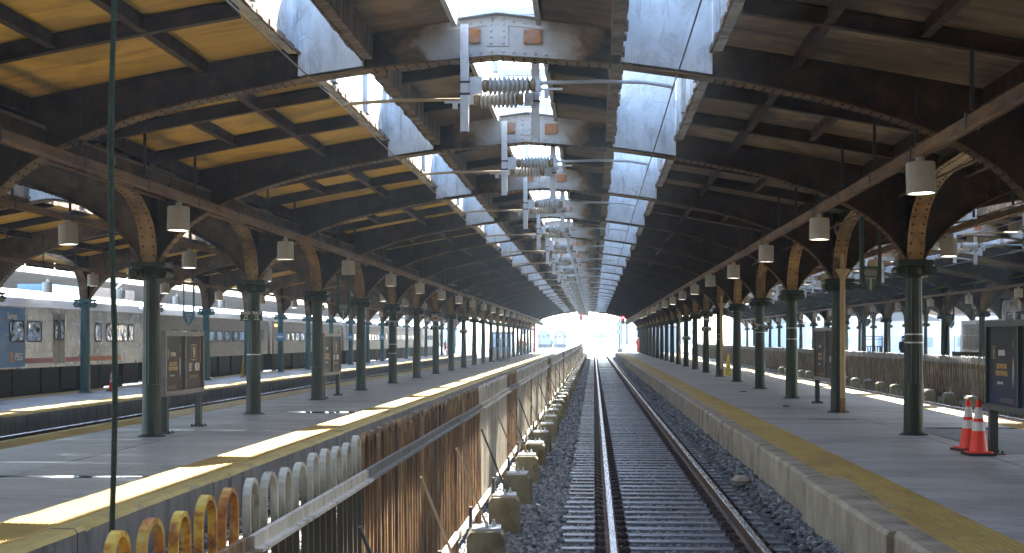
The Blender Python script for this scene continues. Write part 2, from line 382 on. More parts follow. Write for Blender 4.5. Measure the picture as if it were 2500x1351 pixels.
# ------------------------------------------------------------------ platforms
def dome_field(x0, x1, y0, y1, z, pitch=.062):
    b = MB(); nx = int((x1-x0)/pitch)
    y = y0; row = 0
    while y < y1:
        st = 1 if y < 34 else 1
        for i in range(nx):
            x = x0 + (i+.5+.5*(row % 2)*0)*pitch
            r, r2, h = .0165, .010, .0065
            o = len(b.v)
            for k in range(5):
                a = 2*pi*k/5; b.v.append((x+r*cos(a), y+r*sin(a), z))
            for k in range(5):
                a = 2*pi*k/5; b.v.append((x+r2*cos(a), y+r2*sin(a), z+h))
            for k in range(5): b.f.append((o+k, o+(k+1)%5, o+5+(k+1)%5, o+5+k))
            b.f.append((o+5,o+6,o+7,o+8,o+9))
        y += pitch; row += 1
    return b
def platform(x0, x1, z, y0, y1, edges, cols, domes=(), jit=0, label=''):
    """core + separate slabs, edge blocks and tactile tiles"""
    p = MB(); p.box(x0+.45, x1-.45, y0, y1, -2.32, z-.14)
    root = kind(p.obj('platform', M['face']), 'structure')
    xs0 = x0 + (.86 if 'l' in edges else .4); xs1 = x1 - (.86 if 'r' in edges else .4)
    L = 3.75; cache = {}
    n = int((y1-y0)/L)
    for i in range(n):
        for a, b_ in zip(cols, cols[1:]):
            aa, bb = max(a, xs0), min(b_, xs1)
            key = (aa, bb)
            if key not in cache:
                q = MB(); q.box(aa+.011, bb-.011, .011, L-.011, -.138, 0); cache[key] = q.mesh('slab', M['slab'])
            put(cache[key], 'slab', root, (0, y0+i*L, z - rnd.random()*.006))
    for sd in edges:
        bl = 4.6; m = int((y1-y0)/bl)
        xe = x0 if sd == 'l' else x1; sg = 1 if sd == 'l' else -1
        em = [M['edge'], M['edgeL']] if z == ZPR else [M['face'], M['edgeL']]
        cache2 = []
        for v in range(5):
            q = MB(); c_ = .03
            # profile with a worn chamfer; slightly uneven top
            N = 46; rows = []
            for j in range(N+1):
                yy = .012 + (bl-.024)*j/N
                ch = max(0, rnd.gauss(-.02,.03)) if z == ZPR else max(0, rnd.gauss(-.035,.03)); w = [rnd.uniform(-1,1)*.004 + ch*.7, rnd.uniform(-1,1)*.004 + ch*1.3, rnd.uniform(-1,1)*.004]
                pr = [(xe, -.75), (xe+sg*w[0], -c_*1.4-ch*.8), (xe+sg*(c_+w[1]), -.002+w[2]*.4), (xe+sg*.24, -.001), (xe+sg*.455, -.001), (xe+sg*.455, -.75)]
                rows.append([(px, yy, pz) for px, pz in pr])
            vs = sum(rows, []); K = 6; fs = []
            for j in range(N):
                for k in range(K): fs.append((j*K+k, j*K+(k+1)%K, (j+1)*K+(k+1)%K, (j+1)*K+k) if sg < 0 else (j*K+k, (j+1)*K+k, (j+1)*K+(k+1)%K, j*K+(k+1)%K))
            fs += [tuple(range(K)), tuple(range(N*K+K-1, N*K-1, -1))]
            q.add(vs, fs); me = q.mesh('edge_block', em)
            for pl in me.polygons:
                cx = sum(me.vertices[t].co.z for t in pl.vertices)/len(pl.vertices)
                if cx > -.045: pl.material_index = 1 if z != ZPR else 0
            cache2.append(me)
        for i in range(m):
            ob = put(cache2[i % 5], 'edge_block', root, (rnd.uniform(-1,1)*jit, y0+i*bl, z + rnd.uniform(-1,.3)*.012), rnd.uniform(-1,1)*jit*.22)
            if z == ZPR and sd == 'l' and i == 1: ob.location = (-.055, y0+i*bl-.35, z-.03); ob.rotation_euler = (.004, -.01, .010)
        t0, t1 = (x0+.245, x0+.855) if sd == 'l' else (x1-.855, x1-.245)
        tl = 1.22; q = MB(); q.box(t0, t1, .004, tl-.004, -.13, .003); tm = q.mesh('tactile_tile', M['tactile'])
        nt = int((y1-y0)/tl)
        far = MB()
        for i in range(nt):
            yy = y0+i*tl
            if yy < 110: put(tm, 'tactile_tile', root, (0, yy, z+rnd.uniform(0,.003)))
            else: far.box(t0, t1, yy+.004, yy+tl-.004, z-.13, z+.003)
        kind(far.obj('tactile_tile', M['tactile'], root), 'stuff')
        if sd in domes:
            kind(dome_field(t0+.01, t1-.01, max(y0, domes[sd][0]), domes[sd][1], z+.0062).obj('tactile_dome', M['tactile'], root), 'stuff')
    return root
platform(-9.95, -4.62, ZPL, 8, YEND, 'lr', (-11, -7.25, -3), {'r': (9, 42), 'l': (18, 30)})
platform(2.52, 8.5, ZPR, 8, YEND, 'lr', (2, 5.45, 9), {'l': (10, 42), 'r': (17, 30)}, .012)
platform(-18.15, -13.85, ZPL2, 24, YEND, 'lr', (-19, -16.2, -13))
platform(15.9, 21.0, ZPR-.05, 30, YEND, 'lr', (15, 18.5, 22))
platform(25.4, 30.4, ZPR-.05, 40, YEND, 'lr', (25, 27.8, 31))

# ------------------------------------------------------------------ roof, one thing per span
def roof(xc, half, slots, label, nsep, k0=-4, openc=True, name='shed_roof'):
    root = thing(name, label, 'roof', (xc, 0, 0))
    e = lambda d: half-abs(d)
    Z = lambda d: zd(e(d))
    OUT = {-1: -min(a for a, b in slots), 1: max(b for a, b in slots)}
    if openc: zones = lambda o: [(o+.1, 3.5), (3.5, 4.45), (4.45, 5.7), (5.7, half)]
    else: zones = lambda o: [(o+.1, 2.3), (2.3, 3.6), (3.6, half)]
    pan = {}
    def panel(sg, a, b, y0, y1, mat):
        q = MB(); t = .055; n = 3 if b-a > 1.5 else 2
        for i in range(n):
            d0, d1 = a+(b-a)*i/n, a+(b-a)*(i+1)/n
            if sg < 0: p0, p1 = -d1, -d0
            else: p0, p1 = d0, d1
            q.hexa([(p0,y0,Z(p0)),(p1,y0,Z(p1)),(p1,y1,Z(p1)),(p0,y1,Z(p0)),
                    (p0,y0,Z(p0)+t),(p1,y0,Z(p1)+t),(p1,y1,Z(p1)+t),(p0,y1,Z(p0)+t)])
        return q
    third = PITCH/3
    spec = []
    for sg in (-1, 1):
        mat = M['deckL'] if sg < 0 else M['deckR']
        for (a, b) in zones(OUT[sg]):
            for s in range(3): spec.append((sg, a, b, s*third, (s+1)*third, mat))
    if openc:
        for sg in (-1, 1):
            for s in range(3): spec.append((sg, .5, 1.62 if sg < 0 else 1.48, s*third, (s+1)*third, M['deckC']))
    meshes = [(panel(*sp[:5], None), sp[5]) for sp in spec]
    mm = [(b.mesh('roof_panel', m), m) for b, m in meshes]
    rest = {}
    for k in range(k0, NB):
        if 0-1 <= k < nsep:
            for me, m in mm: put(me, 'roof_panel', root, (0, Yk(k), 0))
        else:
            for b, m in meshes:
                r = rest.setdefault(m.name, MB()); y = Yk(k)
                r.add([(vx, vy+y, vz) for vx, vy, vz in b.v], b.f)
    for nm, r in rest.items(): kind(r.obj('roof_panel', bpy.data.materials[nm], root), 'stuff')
    # cross rafters and lengthwise purlins (I sections)
    def ibeam_path(q, d0, d1, y, dep, fw, up=.004):
        n = max(2, int(abs(d1-d0)/.6)); P = [d0+(d1-d0)*i/n for i in range(n+1)]
        q.strip([(d, Z(d)-dep) for d in P], dep+up, y-.008, y+.008)
        q.strip([(d, Z(d)-dep-.001) for d in P], .014, y-fw/2, y+fw/2)
        q.strip([(d, Z(d)-.03) for d in P], .014, y-fw/2+.004, y+fw/2-.004)
    raf = []
    for sg in (-1, 1):
        for s in (1, 2):
            q = MB(); a, b = OUT[sg]+.11, half-.2
            ibeam_path(q, -b if sg < 0 else a, -a if sg < 0 else b, s*third, .19, .11)
            raf.append(q.mesh('rafter', M['steel']))
            if openc:
                q = MB(); ibeam_path(q, -1.6 if sg < 0 else .52, -.52 if sg < 0 else 1.46, s*third, .15, .09)
                raf.append(q.mesh('rafter', M['soot']))
    pur = []
    pl = [(3.5, 0, 3, .17), (4.45, 1, 2, .15), (5.7, 0, 3, .2)] if openc else [(2.3, 0, 3, .16), (3.6, 0, 3, .16)]
    for sg in (-1, 1):
        for d, s0, s1, dep in pl:
            for s in range(s0, s1):
                q = MB(); dd = sg*d; z = Z(dd); y0 = s*third+.06; y1 = (s+1)*third-.06
                q.box(dd-.007, dd+.007, y0, y1, z-dep, z+.004)
                q.box(dd-.05, dd+.05, y0, y1, z-dep-.012, z-dep+.001)
                pur.append(q.mesh('purlin', M['steel']))
    for k in range(-1, NB):
        if k < nsep:
            for me in raf: put(me, 'rafter', root, (0, Yk(k), 0))
            for me in pur: put(me, 'purlin', root, (0, Yk(k), 0))
    # smoke slot walls
    wall = {}
    for (a, b) in slots:
        for side, d in ((-1, a), (1, b)):
            inner = openc and abs(d) < 2
            d_ = d
            th = .12
            d0, d1 = (d-th, d) if side < 0 else (d, d+th)
            zc = Z(d)
            q = MB(); q.box(d0, d1,   .152, PITCH-.152, zc-(.32 if inner else .12), zc+(.35 if inner else .55))
            wall.setdefault('b' if inner else 'w', []).append(q.mesh('slot_beam' if inner else 'slot_wall', M['beam'] if inner else M['cpeel']))
            # rough lower lip
            q = MB(); N = 26
            for j in range(N):
                y = .15+(PITCH-.3)*j/N; w = rnd.uniform(.01,.05); s = 1 if side < 0 else -1
                h = rnd.uniform(.015,.05)
                q.box(min(d, d+s*w), max(d, d+s*w), y, y+(PITCH-.3)/N*.98, zc-(.32 if inner else .12)-h*.5, zc-(.32 if inner else .12)+h)
            wall.setdefault('l', []).append(q.mesh('slot_lip', M['beam']))
            if not inner:
                for j, yy in enumerate((2.2, 4.9)):
                    q = MB(); s = 1 if side < 0 else -1
                    q.box(min(d, d+s*.06), max(d, d+s*.06), yy-.13, yy+.13, zc-.05, zc+1.12)
                    wall.setdefault('r', []).append(q.mesh('slot_rib', M['cpeel']))
            if not inner:
                for j in range(3):
                    q = MB(); y0_, y1_ = ((.152, 2.07), (2.33, 4.77), (5.03, PITCH-.152))[j]
                    q.box(d0+.01, d1-.01, y0_, y1_, zc+.551, zc+1.0+.06*j)
                    wall.setdefault('u%d' % j, []).append(q.mesh('slot_wall', M['cpeel']))
    for k in range(-1, NB):
        for key, ms in wall.items():
            for me in ms:
                if key[0] == 'u' and (k*7+int(key[1])*3+len(me.vertices)) % 3 == (0 if openc else 1): continue
                put(me, me.name.split('.')[0], root, (0, Yk(k), 0))
    # concrete cross walls where a girder passes a slot
    for (a, b) in slots:
        q = MB(); P = [a+(b-a)*i/5 for i in range(6)]
        zt = Z((a+b)/2)+1.25
        for p0, p1 in zip(P, P[1:]):
            j0, j1 = rnd.uniform(-.03,.03), rnd.uniform(-.03,.03)
            q.hexa([(p0,-.15,zf(e(p0))+.03),(p1,-.15,zf(e(p1))+.03),(p1,.15,zf(e(p1))+.03),(p0,.15,zf(e(p0))+.03),
                    (p0,-.15,zt+j0),(p1,-.15,zt+j0),(p1,.15,zt+j0),(p0,.15,zt+j0)])
        me = q.mesh('cross_wall', M['cwhite'])
        for k in range(-1, NB): put(me, 'cross_wall', root, (0, Yk(k), 0))
    if openc:                                            # curbs and posts round the middle vent
        q = MB()
        for s in (-1, 1): q.box(s*.5-.03 if s > 0 else -.53, s*.5+.03 if s > 0 else -.47, .16, PITCH-.16, Z(.5)-.10, Z(.5)+.35)
        me = q.mesh('vent_curb', M['cwhite'])
        q = MB()
        for s in (-.28, .28):
            for yy in (1.6, 3.75, 5.9): q.box(s-.04, s+.04, yy-.04, yy+.04, Z(0)+.02, Z(0)+.45)
        for yy in (1.6, 3.75, 5.9): q.box(-.47, .47, yy-.05, yy+.05, Z(0)+.36, Z(0)+.46)
        mf = q.mesh('vent_frame', M['galv'])
        for k in range(-1, NB): put(me, 'vent_curb', root, (0, Yk(k), 0)); put(mf, 'vent_frame', root, (0, Yk(k), 0))
    return root
DS = [(-2.38, -1.60), (1.47, 2.54)]; SS = [(-.48, .42)]
roof(-1.15, 6.55, DS, 'ochre boarded vaulted shed roof with two open slots above the nearest straight track', 9)
roof(-12.35, 4.65, SS, 'lower shed roof with one open slot left of the central vault', 6)
roof(11.95, 6.55, DS, 'sooty, half shade-darkened vaulted roof with white slot walls beyond the right hand columns', 5)
roof(23.15, 4.65, SS, 'dim single slot shed roof above the silver locomotive', 0)
roof(34.35, 6.55, DS, 'darkest vaulted shed roof, farthest to the right', 0)

# ------------------------------------------------------------------ transverse girders
def girder_meshes(half, paint, slots, full=True):
    e = lambda d: half-abs(d)
    N = 56; P = sorted({-half+.15+(2*half-.3)*i/N for i in range(N+1)} | {s*(half-x) for x, _ in ZF[:6] for s in (-1, 1)})
    web = MB()
    for a, b in zip(P, P[1:]):
        web.hexa([(a,-.011,zf(e(a))+.004),(b,-.011,zf(e(b))+.004),(b,.011,zf(e(b))+.004),(a,.011,zf(e(a))+.004),
                  (a,-.011,zd(e(a))+.002),(b,-.011,zd(e(b))+.002),(b,.011,zd(e(b))+.002),(a,.011,zd(e(a))+.002)])
    for s in (-1, 1):
        y0, y1 = (.013, .026) if s > 0 else (-.026, -.013)
        web.strip([(p, zf(e(p))+.02) for p in P], .10, y0, y1)
        Q = [p for p in P if e(p) > .4]
        web.strip([(p, zd(e(p))-.11) for p in Q], .10, y0, y1)
        for d in (half-1.25, half-1.42):
            for sg in (-1, 1): web.box(sg*d-.05, sg*d+.05, y0-.002, y1+.002, zf(e(d))+.10, zd(e(d))-.11)
        if full:
            web.box(-.13, .13, y0-.002, y1+.002, zf(half)+.125, zd(half)-.115)
            for sg in (-1, 1): web.box(sg*1.6-.04, sg*1.6+.04, y0-.02*(s < 0), y1+.02*(s > 0), zf(e(1.6))+.02, zd(e(1.6)))
    fl = MB(); fl.strip([(p, zf(e(p))-.018) for p in P], .02, -.14, .14)
    tf = MB()
    if full: tf.strip([(p, zd(e(p))+.003) for p in (-.47,-.2,0,.2,.47)], .02, -.14, .14)
    riv = MB(); rb = MB()
    L = 0; last = None; step = .115
    fine = []
    for i in range(900):
        d = -half+.16+(2*half-.32)*i/899; q = (d, zf(e(d)))
        if last:
            L += math.hypot(q[0]-last[0], q[1]-last[1])
            if L > step:
                L = 0; fine.append(d)
        last = q
    inslot = lambda d: any(a-.02 < d < b+.02 for a, b in slots)
    for i, d in enumerate(fine):
        if inslot(d): continue
        z = zf(e(d)); dz = (zf(e(d+.02))-zf(e(d-.02)))/.04; n = Vector((dz, 0, -1)).normalized()
        nn = Vector((-dz, 0, 1)).normalized()
        if e(d) > .3:
            c_ = Vector((d, -.027, z+.005)) + nn*.06
            riv.rivet(c_, (0,-1,0), .02)
            if full and abs(d) > 2.6 or not full:
                riv.rivet((d, -.027, zd(e(d))-.055), (0,-1,0), .018)
            elif full and abs(d) < .48: riv.rivet((d, -.027, zd(e(d))-.055), (0,-1,0), .02)
        rb.rivet(Vector((d, -.09 if i % 2 else -.075, z-.018)), n, .019)
        rb.rivet(Vector((d, .09 if i % 2 else .075, z-.018)), n, .019)
    if full:
        for xx in (-.075, .075):
            for j in range(5): riv.rivet((xx, -.03, zf(half)+.16+j*.075), (0,-1,0), .019)
    for sg in (-1, 1):
        for d in (half-1.25, half-1.42):
            z0, z1 = zf(e(d))+.16, zd(e(d))-.17
            for j in range(5): riv.rivet((sg*d, -.03, z0+(z1-z0)*j/4), (0,-1,0), .019)
    return [('web', web.mesh('web', paint)), ('flange', fl.mesh('flange', M['gflange'] if full else M['sgirder']))] + \
           ([('top_flange', tf.mesh('top_flange', M['galv']))] if full else []) + \
           [('rivets', riv.mesh('rivets', paint, True)), ('flange_rivets', rb.mesh('flange_rivets', M['soot'], True))]
GF = girder_meshes(6.55, M['girder'], DS); GS = girder_meshes(4.65, M['sgirder'], [], False)
gp = MB(); gp.box(-.11, .11, -.042, -.0275, -.085, .085)
for a in (-.085, .085):
    for b in (-.06, .06): gp.lathe([(.014,-.06),(.014,-.042)], 6, (a, 0, b), 'y')
GP = gp.mesh('gusset_plate', M['orange_plate'])
def girders(xc, ms, full, where, n=NB+1):
    for k in range(n):
        nm = '%s arched riveted girder from the camera, %s' % (nth(k+1), where)
        t = thing('roof_girder', nm, 'girder', (xc, Yk(k), 0), 'arched girders ' + where)
        for name, me in ms:
            o = put(me, name, t)
            if 'rivet' in name: kind(o, 'stuff')
        if full and k < 12:
            put(GP, 'gusset_plate', t, (.42, 0, 3.60)); put(GP, 'gusset_plate', t, (-.31, 0, 3.62))
girders(-1.15, GF, True, 'spanning the vault over the nearest track')
girders(-12.35, GS, False, 'between the two left hand column rows')
girders(11.95, GF, True, 'over the tracks right of the right platform')
girders(23.15, GS, False, 'over the silver locomotive', 14)

# ------------------------------------------------------------------ arcade girders along the column rows
ZA = [(.15,1.33),(.19,1.58),(.25,1.78),(.36,1.97),(.6,2.18),(1.0,2.38),(1.6,2.53),(2.4,2.63),(3.75,2.68)]
za = lambda s: lerp(ZA, s)
P = sorted({x for x, _ in ZA} | {PITCH-x for x, _ in ZA} | {.8,1.3,2.0,3.0,4.5,5.5,6.2,6.7})
ss = lambda y: min(y, PITCH-y)
ar_w = MB(); ar_f = MB(); ar_r = MB()
for a, b in zip(P, P[1:]):
    ar_w.hexa([(-.01,a,za(ss(a))+.004),(.01,a,za(ss(a))+.004),(.01,b,za(ss(b))+.004),(-.01,b,za(ss(b))+.004),
               (-.01,a,2.95),(.01,a,2.95),(.01,b,2.95),(-.01,b,2.95)])
ar_w.strip([(p, za(ss(p))+.02) for p in P], .09, .012, .024, 'x'); ar_w.strip([(p, za(ss(p))+.02) for p in P], .09, -.024, -.012, 'x')
ar_f.strip([(p, za(ss(p))-.018) for p in P], .02, -.145, .145, 'x')
L = 0; last = None
for i in range(700):
    y = .15+(PITCH-.3)*i/699; q = (y, za(ss(y)))
    if last:
        L += math.hypot(q[0]-last[0], q[1]-last[1])
        if L > .16:
            L = 0; dz = (za(ss(y+.02))-za(ss(y-.02)))/.04; n = Vector((0, dz, -1))
            for xx in (-.09, .09): ar_r.rivet((xx, y, q[1]-.018), n, .021)
            for sx in (-1, 1): ar_r.rivet(Vector((sx*.025, y, q[1])) + Vector((0,-dz,1)).normalized()*.06, (sx,0,0), .018)
    last = q
AW, AF, AR = ar_w.mesh('web', M['soot']), ar_f.mesh('flange', M['ochre']), ar_r.mesh('rivets', M['steel'], True)
AFr = ar_f.mesh('flange', M['sgirder'])
def arcade(x, where, k0=-1, fl=AF):
    for k in range(k0, NB):
        t = thing('arcade_girder', '%s round arch from the camera, %s' % (nth(k-k0+1), where), 'girder', (x, Yk(k), 0), 'arcade girders ' + where)
        put(AW, 'web', t); put(fl, 'flange', t); kind(put(AR, 'rivets', t), 'stuff')

# ------------------------------------------------------------------ columns
def column_mesh(H):
    sh = MB(); n = 48
    flute = lambda k, n_: (1.0, .955, .955)[k % 3]
    def R(h): return .168-.034*(h/H)**1.3
    hs = [.30*H, .5*H, .75*H, H-.30]
    sh.lathe([(R(0)*1.0, 0), (R(.3*H)*1.0, .30*H-.002)], 32)
    s2 = MB(); s2.lathe([(R(h), h) for h in hs], n, (0,0,0), 'z', flute)
    base = MB(); base.lathe([(.25,0),(.235,.02),(.19,.028),(.176,.05)], 24)
    cap = MB(); z = H
    cap.lathe([(R(H-.3)*1.02,z-.30),(.165,z-.285),(.165,z-.262),(.145,z-.255),(.175,z-.20),(.215,z-.14),(.20,z-.09)], 24)
    cap.box(-.30,.30,-.24,.24,z-.085,z-.055); cap.box(-.325,.325,-.265,.265,z-.0549,z-.025); cap.box(-.29,.29,-.23,.23,z-.0249,z)
    vol = []
    for s in (-1, 1):
        v = MB(); cx, cz = s*.235, z-.185
        v.lathe([(.095,-.215),(.10,-.19),(.075,-.10),(.068,0),(.075,.10),(.10,.19),(.095,.215)], 18, (cx, 0, cz), 'y')
        for sy in (-1, 1):                                 # the spiral on each face
            pts = [(cx+s*cos(a)*(.098-.0115*a), sy*.218, cz+sin(a)*(.098-.0115*a)) for a in [i*.45 for i in range(17)]]
            v.tube(pts, .012, 5)
            v.lathe([(.022, sy*.21), (.014, sy*.235)] if sy > 0 else [(.014, -.235), (.022, -.21)], 8, (cx, 0, cz), 'y')
        vol.append(v)
    return sh, s2, base, cap, vol
ped = MB(); ped.box(-.13,.13,-.13,.13,CAPZ-.002,2.78)
for s in (-1, 1): ped.box(s*.135-.006, s*.135+.006, -.17, .17, CAPZ, 2.2) ; 
PED = ped.mesh('pedestal', M['soot'])
prv = MB()
for sx in (-1, 1):
    for j in range(8):
        for yy in (-.12, .12): prv.rivet((sx*.141, yy, CAPZ+.06+j*.1), (sx,0,0), .02)
PRV = prv.mesh('rivets', M['soot'], True)
CM = {}
def columns(x, zp, mat, where, ks, arc_fl=AF):
    H = CAPZ-zp; key = (round(H, 3), mat)
    if key not in CM:
        sh, s2, base, cap, vol = column_mesh(H)
        CM[key] = (sh.mesh('plinth_drum', M[mat], True), s2.mesh('fluted_shaft', M[mat], False), base.mesh('base', M[mat], True), cap.mesh('capital', M[mat], True), [v.mesh('volute', M[mat], True) for v in vol])
    a, b, c_, d, e_ = CM[key]; out = {}
    for n_, k in enumerate(ks):
        t = thing('column', '%s fluted %s iron column %s' % (nth(n_+1), 'teal' if mat == 'teal' else 'dark green', where), 'column', (x, Yk(k), zp), 'columns ' + where)
        put(a, 'plinth_drum', t); put(b, 'fluted_shaft', t); put(c_, 'base', t); cp = put(d, 'capital', t)
        for v in e_: put(v, 'volute', cp)
        pd = put(PED, 'pedestal', t, (0, 0, -zp)); kind(put(PRV, 'rivets', pd), 'stuff')
        out[k] = t
    return out
CL = columns(XL, ZPL, 'green', 'along the left platform', range(0, NB+1))
CR = columns(XR, ZPR, 'green', 'along the right platform', range(0, NB+1))
CL2 = columns(XL2, ZPL2, 'teal', 'beside the long silver train', range(2, NB+1))
CR2 = columns(XR2, ZPR-.05, 'green', 'on the platform beyond the right hand fence', range(4, NB+1))
CR3 = columns(XR3, ZPR-.05, 'green', 'in the farthest right row', range(6, NB+1))
arcade(XL, 'above the left platform'); arcade(XR, 'above the right platform')
arcade(XL2, 'beside the long silver train', 1, AFr); arcade(XR2, 'beyond the right hand fence', 3); arcade(XR3, 'in the farthest right row', 5, AFr)
for k, zz in ((1, (.58,.44)), (3, (.8,.5)), (6, (.5,.7)), (4, (.95,.72))):
    for z in zz:
        q = MB(); q.lathe([(.158,-.012),(.158,.012)], 24); q.obj('strap', M['galv'], CR[k], (0,0,z+.45-ZPR-.95), True)
for k, zz in ((5, (1.5, 1.15)), (2, (1.35,))):
    for z in zz:
        q = MB(); q.lathe([(.163,-.012),(.163,.012)], 24); q.obj('strap', M['galv'], CL[k], (0,0,z), True)
# ------------------------------------------------------------------ ballast bed and stones
import numpy as np
TX = .95
def zb(x, y=0):
    z = -2.30
    if -.42 < x < 2.3: z = -2.318
    if 2.0 < x < 2.3: z = -2.318+(x-2.0)/.3*.03
    if x > 2.1: z += min(1, (x-2.1)/.35)*.17
    if x < -.55: z += min(1, (-.55-x)/.4)*.05
    return z
rng = np.random.default_rng(5)
b = MB(); xs = [-4.6+ i*.36 for i in range(21)]; xs[-1] = 2.5
ys = [4+i*.5 for i in range(100)] + [54+i*3 for i in range(46)]
for y in ys:
    for x in xs: b.v.append((x, y, zb(x)-.012+rnd.uniform(-.012,.012)))
n = len(xs)
for j in range(len(ys)-1):
    for i in range(n-1): b.f.append((j*n+i, j*n+i+1, (j+1)*n+i+1, (j+1)*n+i))
kind(b.obj('ballast_bed', M['ground']), 'structure')
TP = .55; T0 = 9.6
def stones(N, x0, x1, y0, y1, smin, smax, name='ballast_stones', pw=1.0, zfun=zb, ties=True):
    x = rng.uniform(x0, x1, N); y = y0+(y1-y0)*rng.uniform(0, 1, N)**pw
    if ties:
        ph = ((y-T0) % TP)/TP; on = (np.abs(x-TX) < 1.32) & ((ph < .24) | (ph > .76))
        keep = ~on | (rng.uniform(0,1,N) < .16); x, y = x[keep], y[keep]
    N = len(x); z = np.array([zfun(a) for a in x]); s = rng.uniform(smin, smax, N)
    base = np.array([(1,0,0),(0,1,0),(-1,0,0),(0,-1,0),(.3,.2,1),(-.2,-.3,-1),(-.4,.5,.75)], float)
    faces = np.array([(0,1,4),(1,6,4),(6,2,4),(2,3,4),(3,0,4),(1,0,5),(2,1,5),(3,2,5),(0,3,5),(1,2,6)])
    V = base[None]*(1+rng.uniform(-.35,.35,(N,7,3)))
    V[:,:,2] *= rng.uniform(.45,.9,(N,1))
    a = rng.uniform(0, 2*pi, N); t = rng.uniform(-.6,.6,N)
    ca, sa, ct, st = np.cos(a), np.sin(a), np.cos(t), np.sin(t)
    X, Y, Z = V[...,0], V[...,1], V[...,2]
    Y2 = Y*ct[:,None]-Z*st[:,None]; Z2 = Y*st[:,None]+Z*ct[:,None]
    X3 = X*ca[:,None]-Y2*sa[:,None]; Y3 = X*sa[:,None]+Y2*ca[:,None]
    V = np.stack([X3, Y3, Z2], -1)*s[:,None,None] + np.stack([x, y, z+s*.12], -1)[:,None,:]
    F = (faces[None]+7*np.arange(N)[:,None,None]).reshape(-1,3)
    me = bpy.data.meshes.new(name); me.vertices.add(7*N); me.vertices.foreach_set('co', V.ravel())
    me.loops.add(F.size); me.loops.foreach_set('vertex_index', F.ravel().astype(np.int32))
    me.polygons.add(len(F)); me.polygons.foreach_set('loop_start', np.arange(0, F.size, 3, dtype=np.int32))
    at = me.attributes.new('tone', 'FLOAT', 'FACE'); at.data.foreach_set('value', np.repeat(rng.uniform(0,1,N), 10).astype(np.float32))
    me.update(); me.validate(); me.materials.append(M['stone'])
    return kind(put(me, name), 'stuff')
stones(26000, -1.45, 2.5, 10.5, 26, .026, .052)
stones(16000, -1.45, 2.5, 26, 52, .03, .058)
stones(6000, -1.45, 2.5, 52, 95, .04, .07)
stones(7000, -4.6, -1.6, 5, 22, .03, .06, ties=False)
b = MB()
for i in range(7):
    x = rnd.uniform(1.9,2.4); y = rnd.uniform(14,40)
    b.lathe([(.035,0),(.03,.02),(.01,.03)], 5, (x, y, zb(x)+.02))
kind(b.obj('litter_scraps', M['white']), 'stuff')

# ------------------------------------------------------------------ railway tracks
def rail_mb(y0, y1, x=0):
    side = MB(); top = MB()
    pr = [(-.070,-.17),(.070,-.17),(.070,-.158),(.012,-.145),(.011,-.045),(.036,-.036),(.036,-.014),(-.036,-.014),(-.036,-.036),(-.011,-.045),(-.012,-.145),(-.070,-.158)]
    side.prism([(u+x, w) for u, w in pr], y0, y1)
    top.prism([(u+x, w) for u, w in [(-.0365,-.0135),(.0365,-.0135),(.0365,-.006),(.030,.0),(-.030,.0),(-.0365,-.006)]], y0, y1)
    return side, top
def track(xc, y0, y1, label, detail=False, pit=-2.30):
    t = thing('railway_track', label, 'railway track', (xc, 0, ZRAIL))
    for s in (-1, 1):
        sd, tp = rail_mb(y0, y1, s*.7525)
        r = sd.obj('rail', M['rail_rust'], t); tp.obj('running_surface', M['railtop'], r)
    if detail:
        tm = []
        for v in range(5):
            q = MB(); j = [rnd.uniform(-.012,.012) for _ in range(6)]
            q.hexa([(-1.32+j[0],-.108,-.34),(1.32+j[1],-.108,-.34),(1.32+j[1],.108,-.34),(-1.32+j[0],.108,-.34),
                    (-1.32+j[0],-.104,-.186+j[2]*.4),(1.32+j[1],-.104,-.186+j[3]*.4),(1.32+j[1],.104,-.186+j[4]*.4),(-1.32+j[0],.104,-.186+j[5]*.4)])
            tm.append(q.mesh('sleeper', M['tie']))
        N = int((y1-T0)/TP); far = MB(); cl = MB(); pl = MB()
        for i in range(N):
            y = T0+i*TP
            if i < 298: put(rnd.choice(tm), 'sleeper', t, (rnd.uniform(-.03,.03), y, 0))
            else: far.box(-1.32,1.32,y-.105,y+.105,-.34,-.186)
            for s in (-1, 1):
                rx = s*.7525
                pl.box(rx-.19, rx+.19, y-.09, y+.09, -.187, -.168)
                for u in (-1, 1):
                    for dy in (-.055, .055):
                        if y < 62:
                            cx = rx+u*.125
                            pts = [(cx-u*.05, y+dy, -.150), (cx-u*.015, y+dy, -.118), (cx+u*.025, y+dy, -.105), (cx+u*.055, y+dy+.01, -.128), (cx+u*.03, y+dy+.035, -.162)]
                            cl.tube(pts, .0155, 5)
                            cl.box(cx-.015, cx+.03, y+dy-.016, y+dy+.016, -.168, -.125)
                        else: cl.box(rx+u*.125-.05, rx+u*.125+.05, y+dy-.02, y+dy+.02, -.168, -.115)
        kind(far.obj('sleeper', M['tie'], t), 'stuff')
        kind(pl.obj('tie_plates', M['clip'], t), 'stuff'); kind(cl.obj('rail_clips', M['clip'], t), 'stuff')
    else:
        q = MB(); y = y0
        while y < min(y1, 170):
            q.box(-1.3, 1.3, y-.11, y+.11, -.34, -.19); y += .6
        kind(q.obj('sleepers', M['tie'], t), 'stuff')
    return t
track(TX, 6, 330, 'nearest straight railway track between the fence and the right platform', True)
track(-3.0, 4, 330, 'railway track hidden between the picket fence and the left platform')
track(-11.9, 14, 330, 'sunken track between the left platform and the platform beside the silver train')
track(10.4, 20, 330, 'dark track between the right platform and the rusty far fence')
track(14.2, 24, 330, 'track on the far side of the rusty right hand fence')
track(-19.8, 20, 330, 'track under the long silver train')
track(23.1, 30, 330, 'track under the locomotive on the far right')
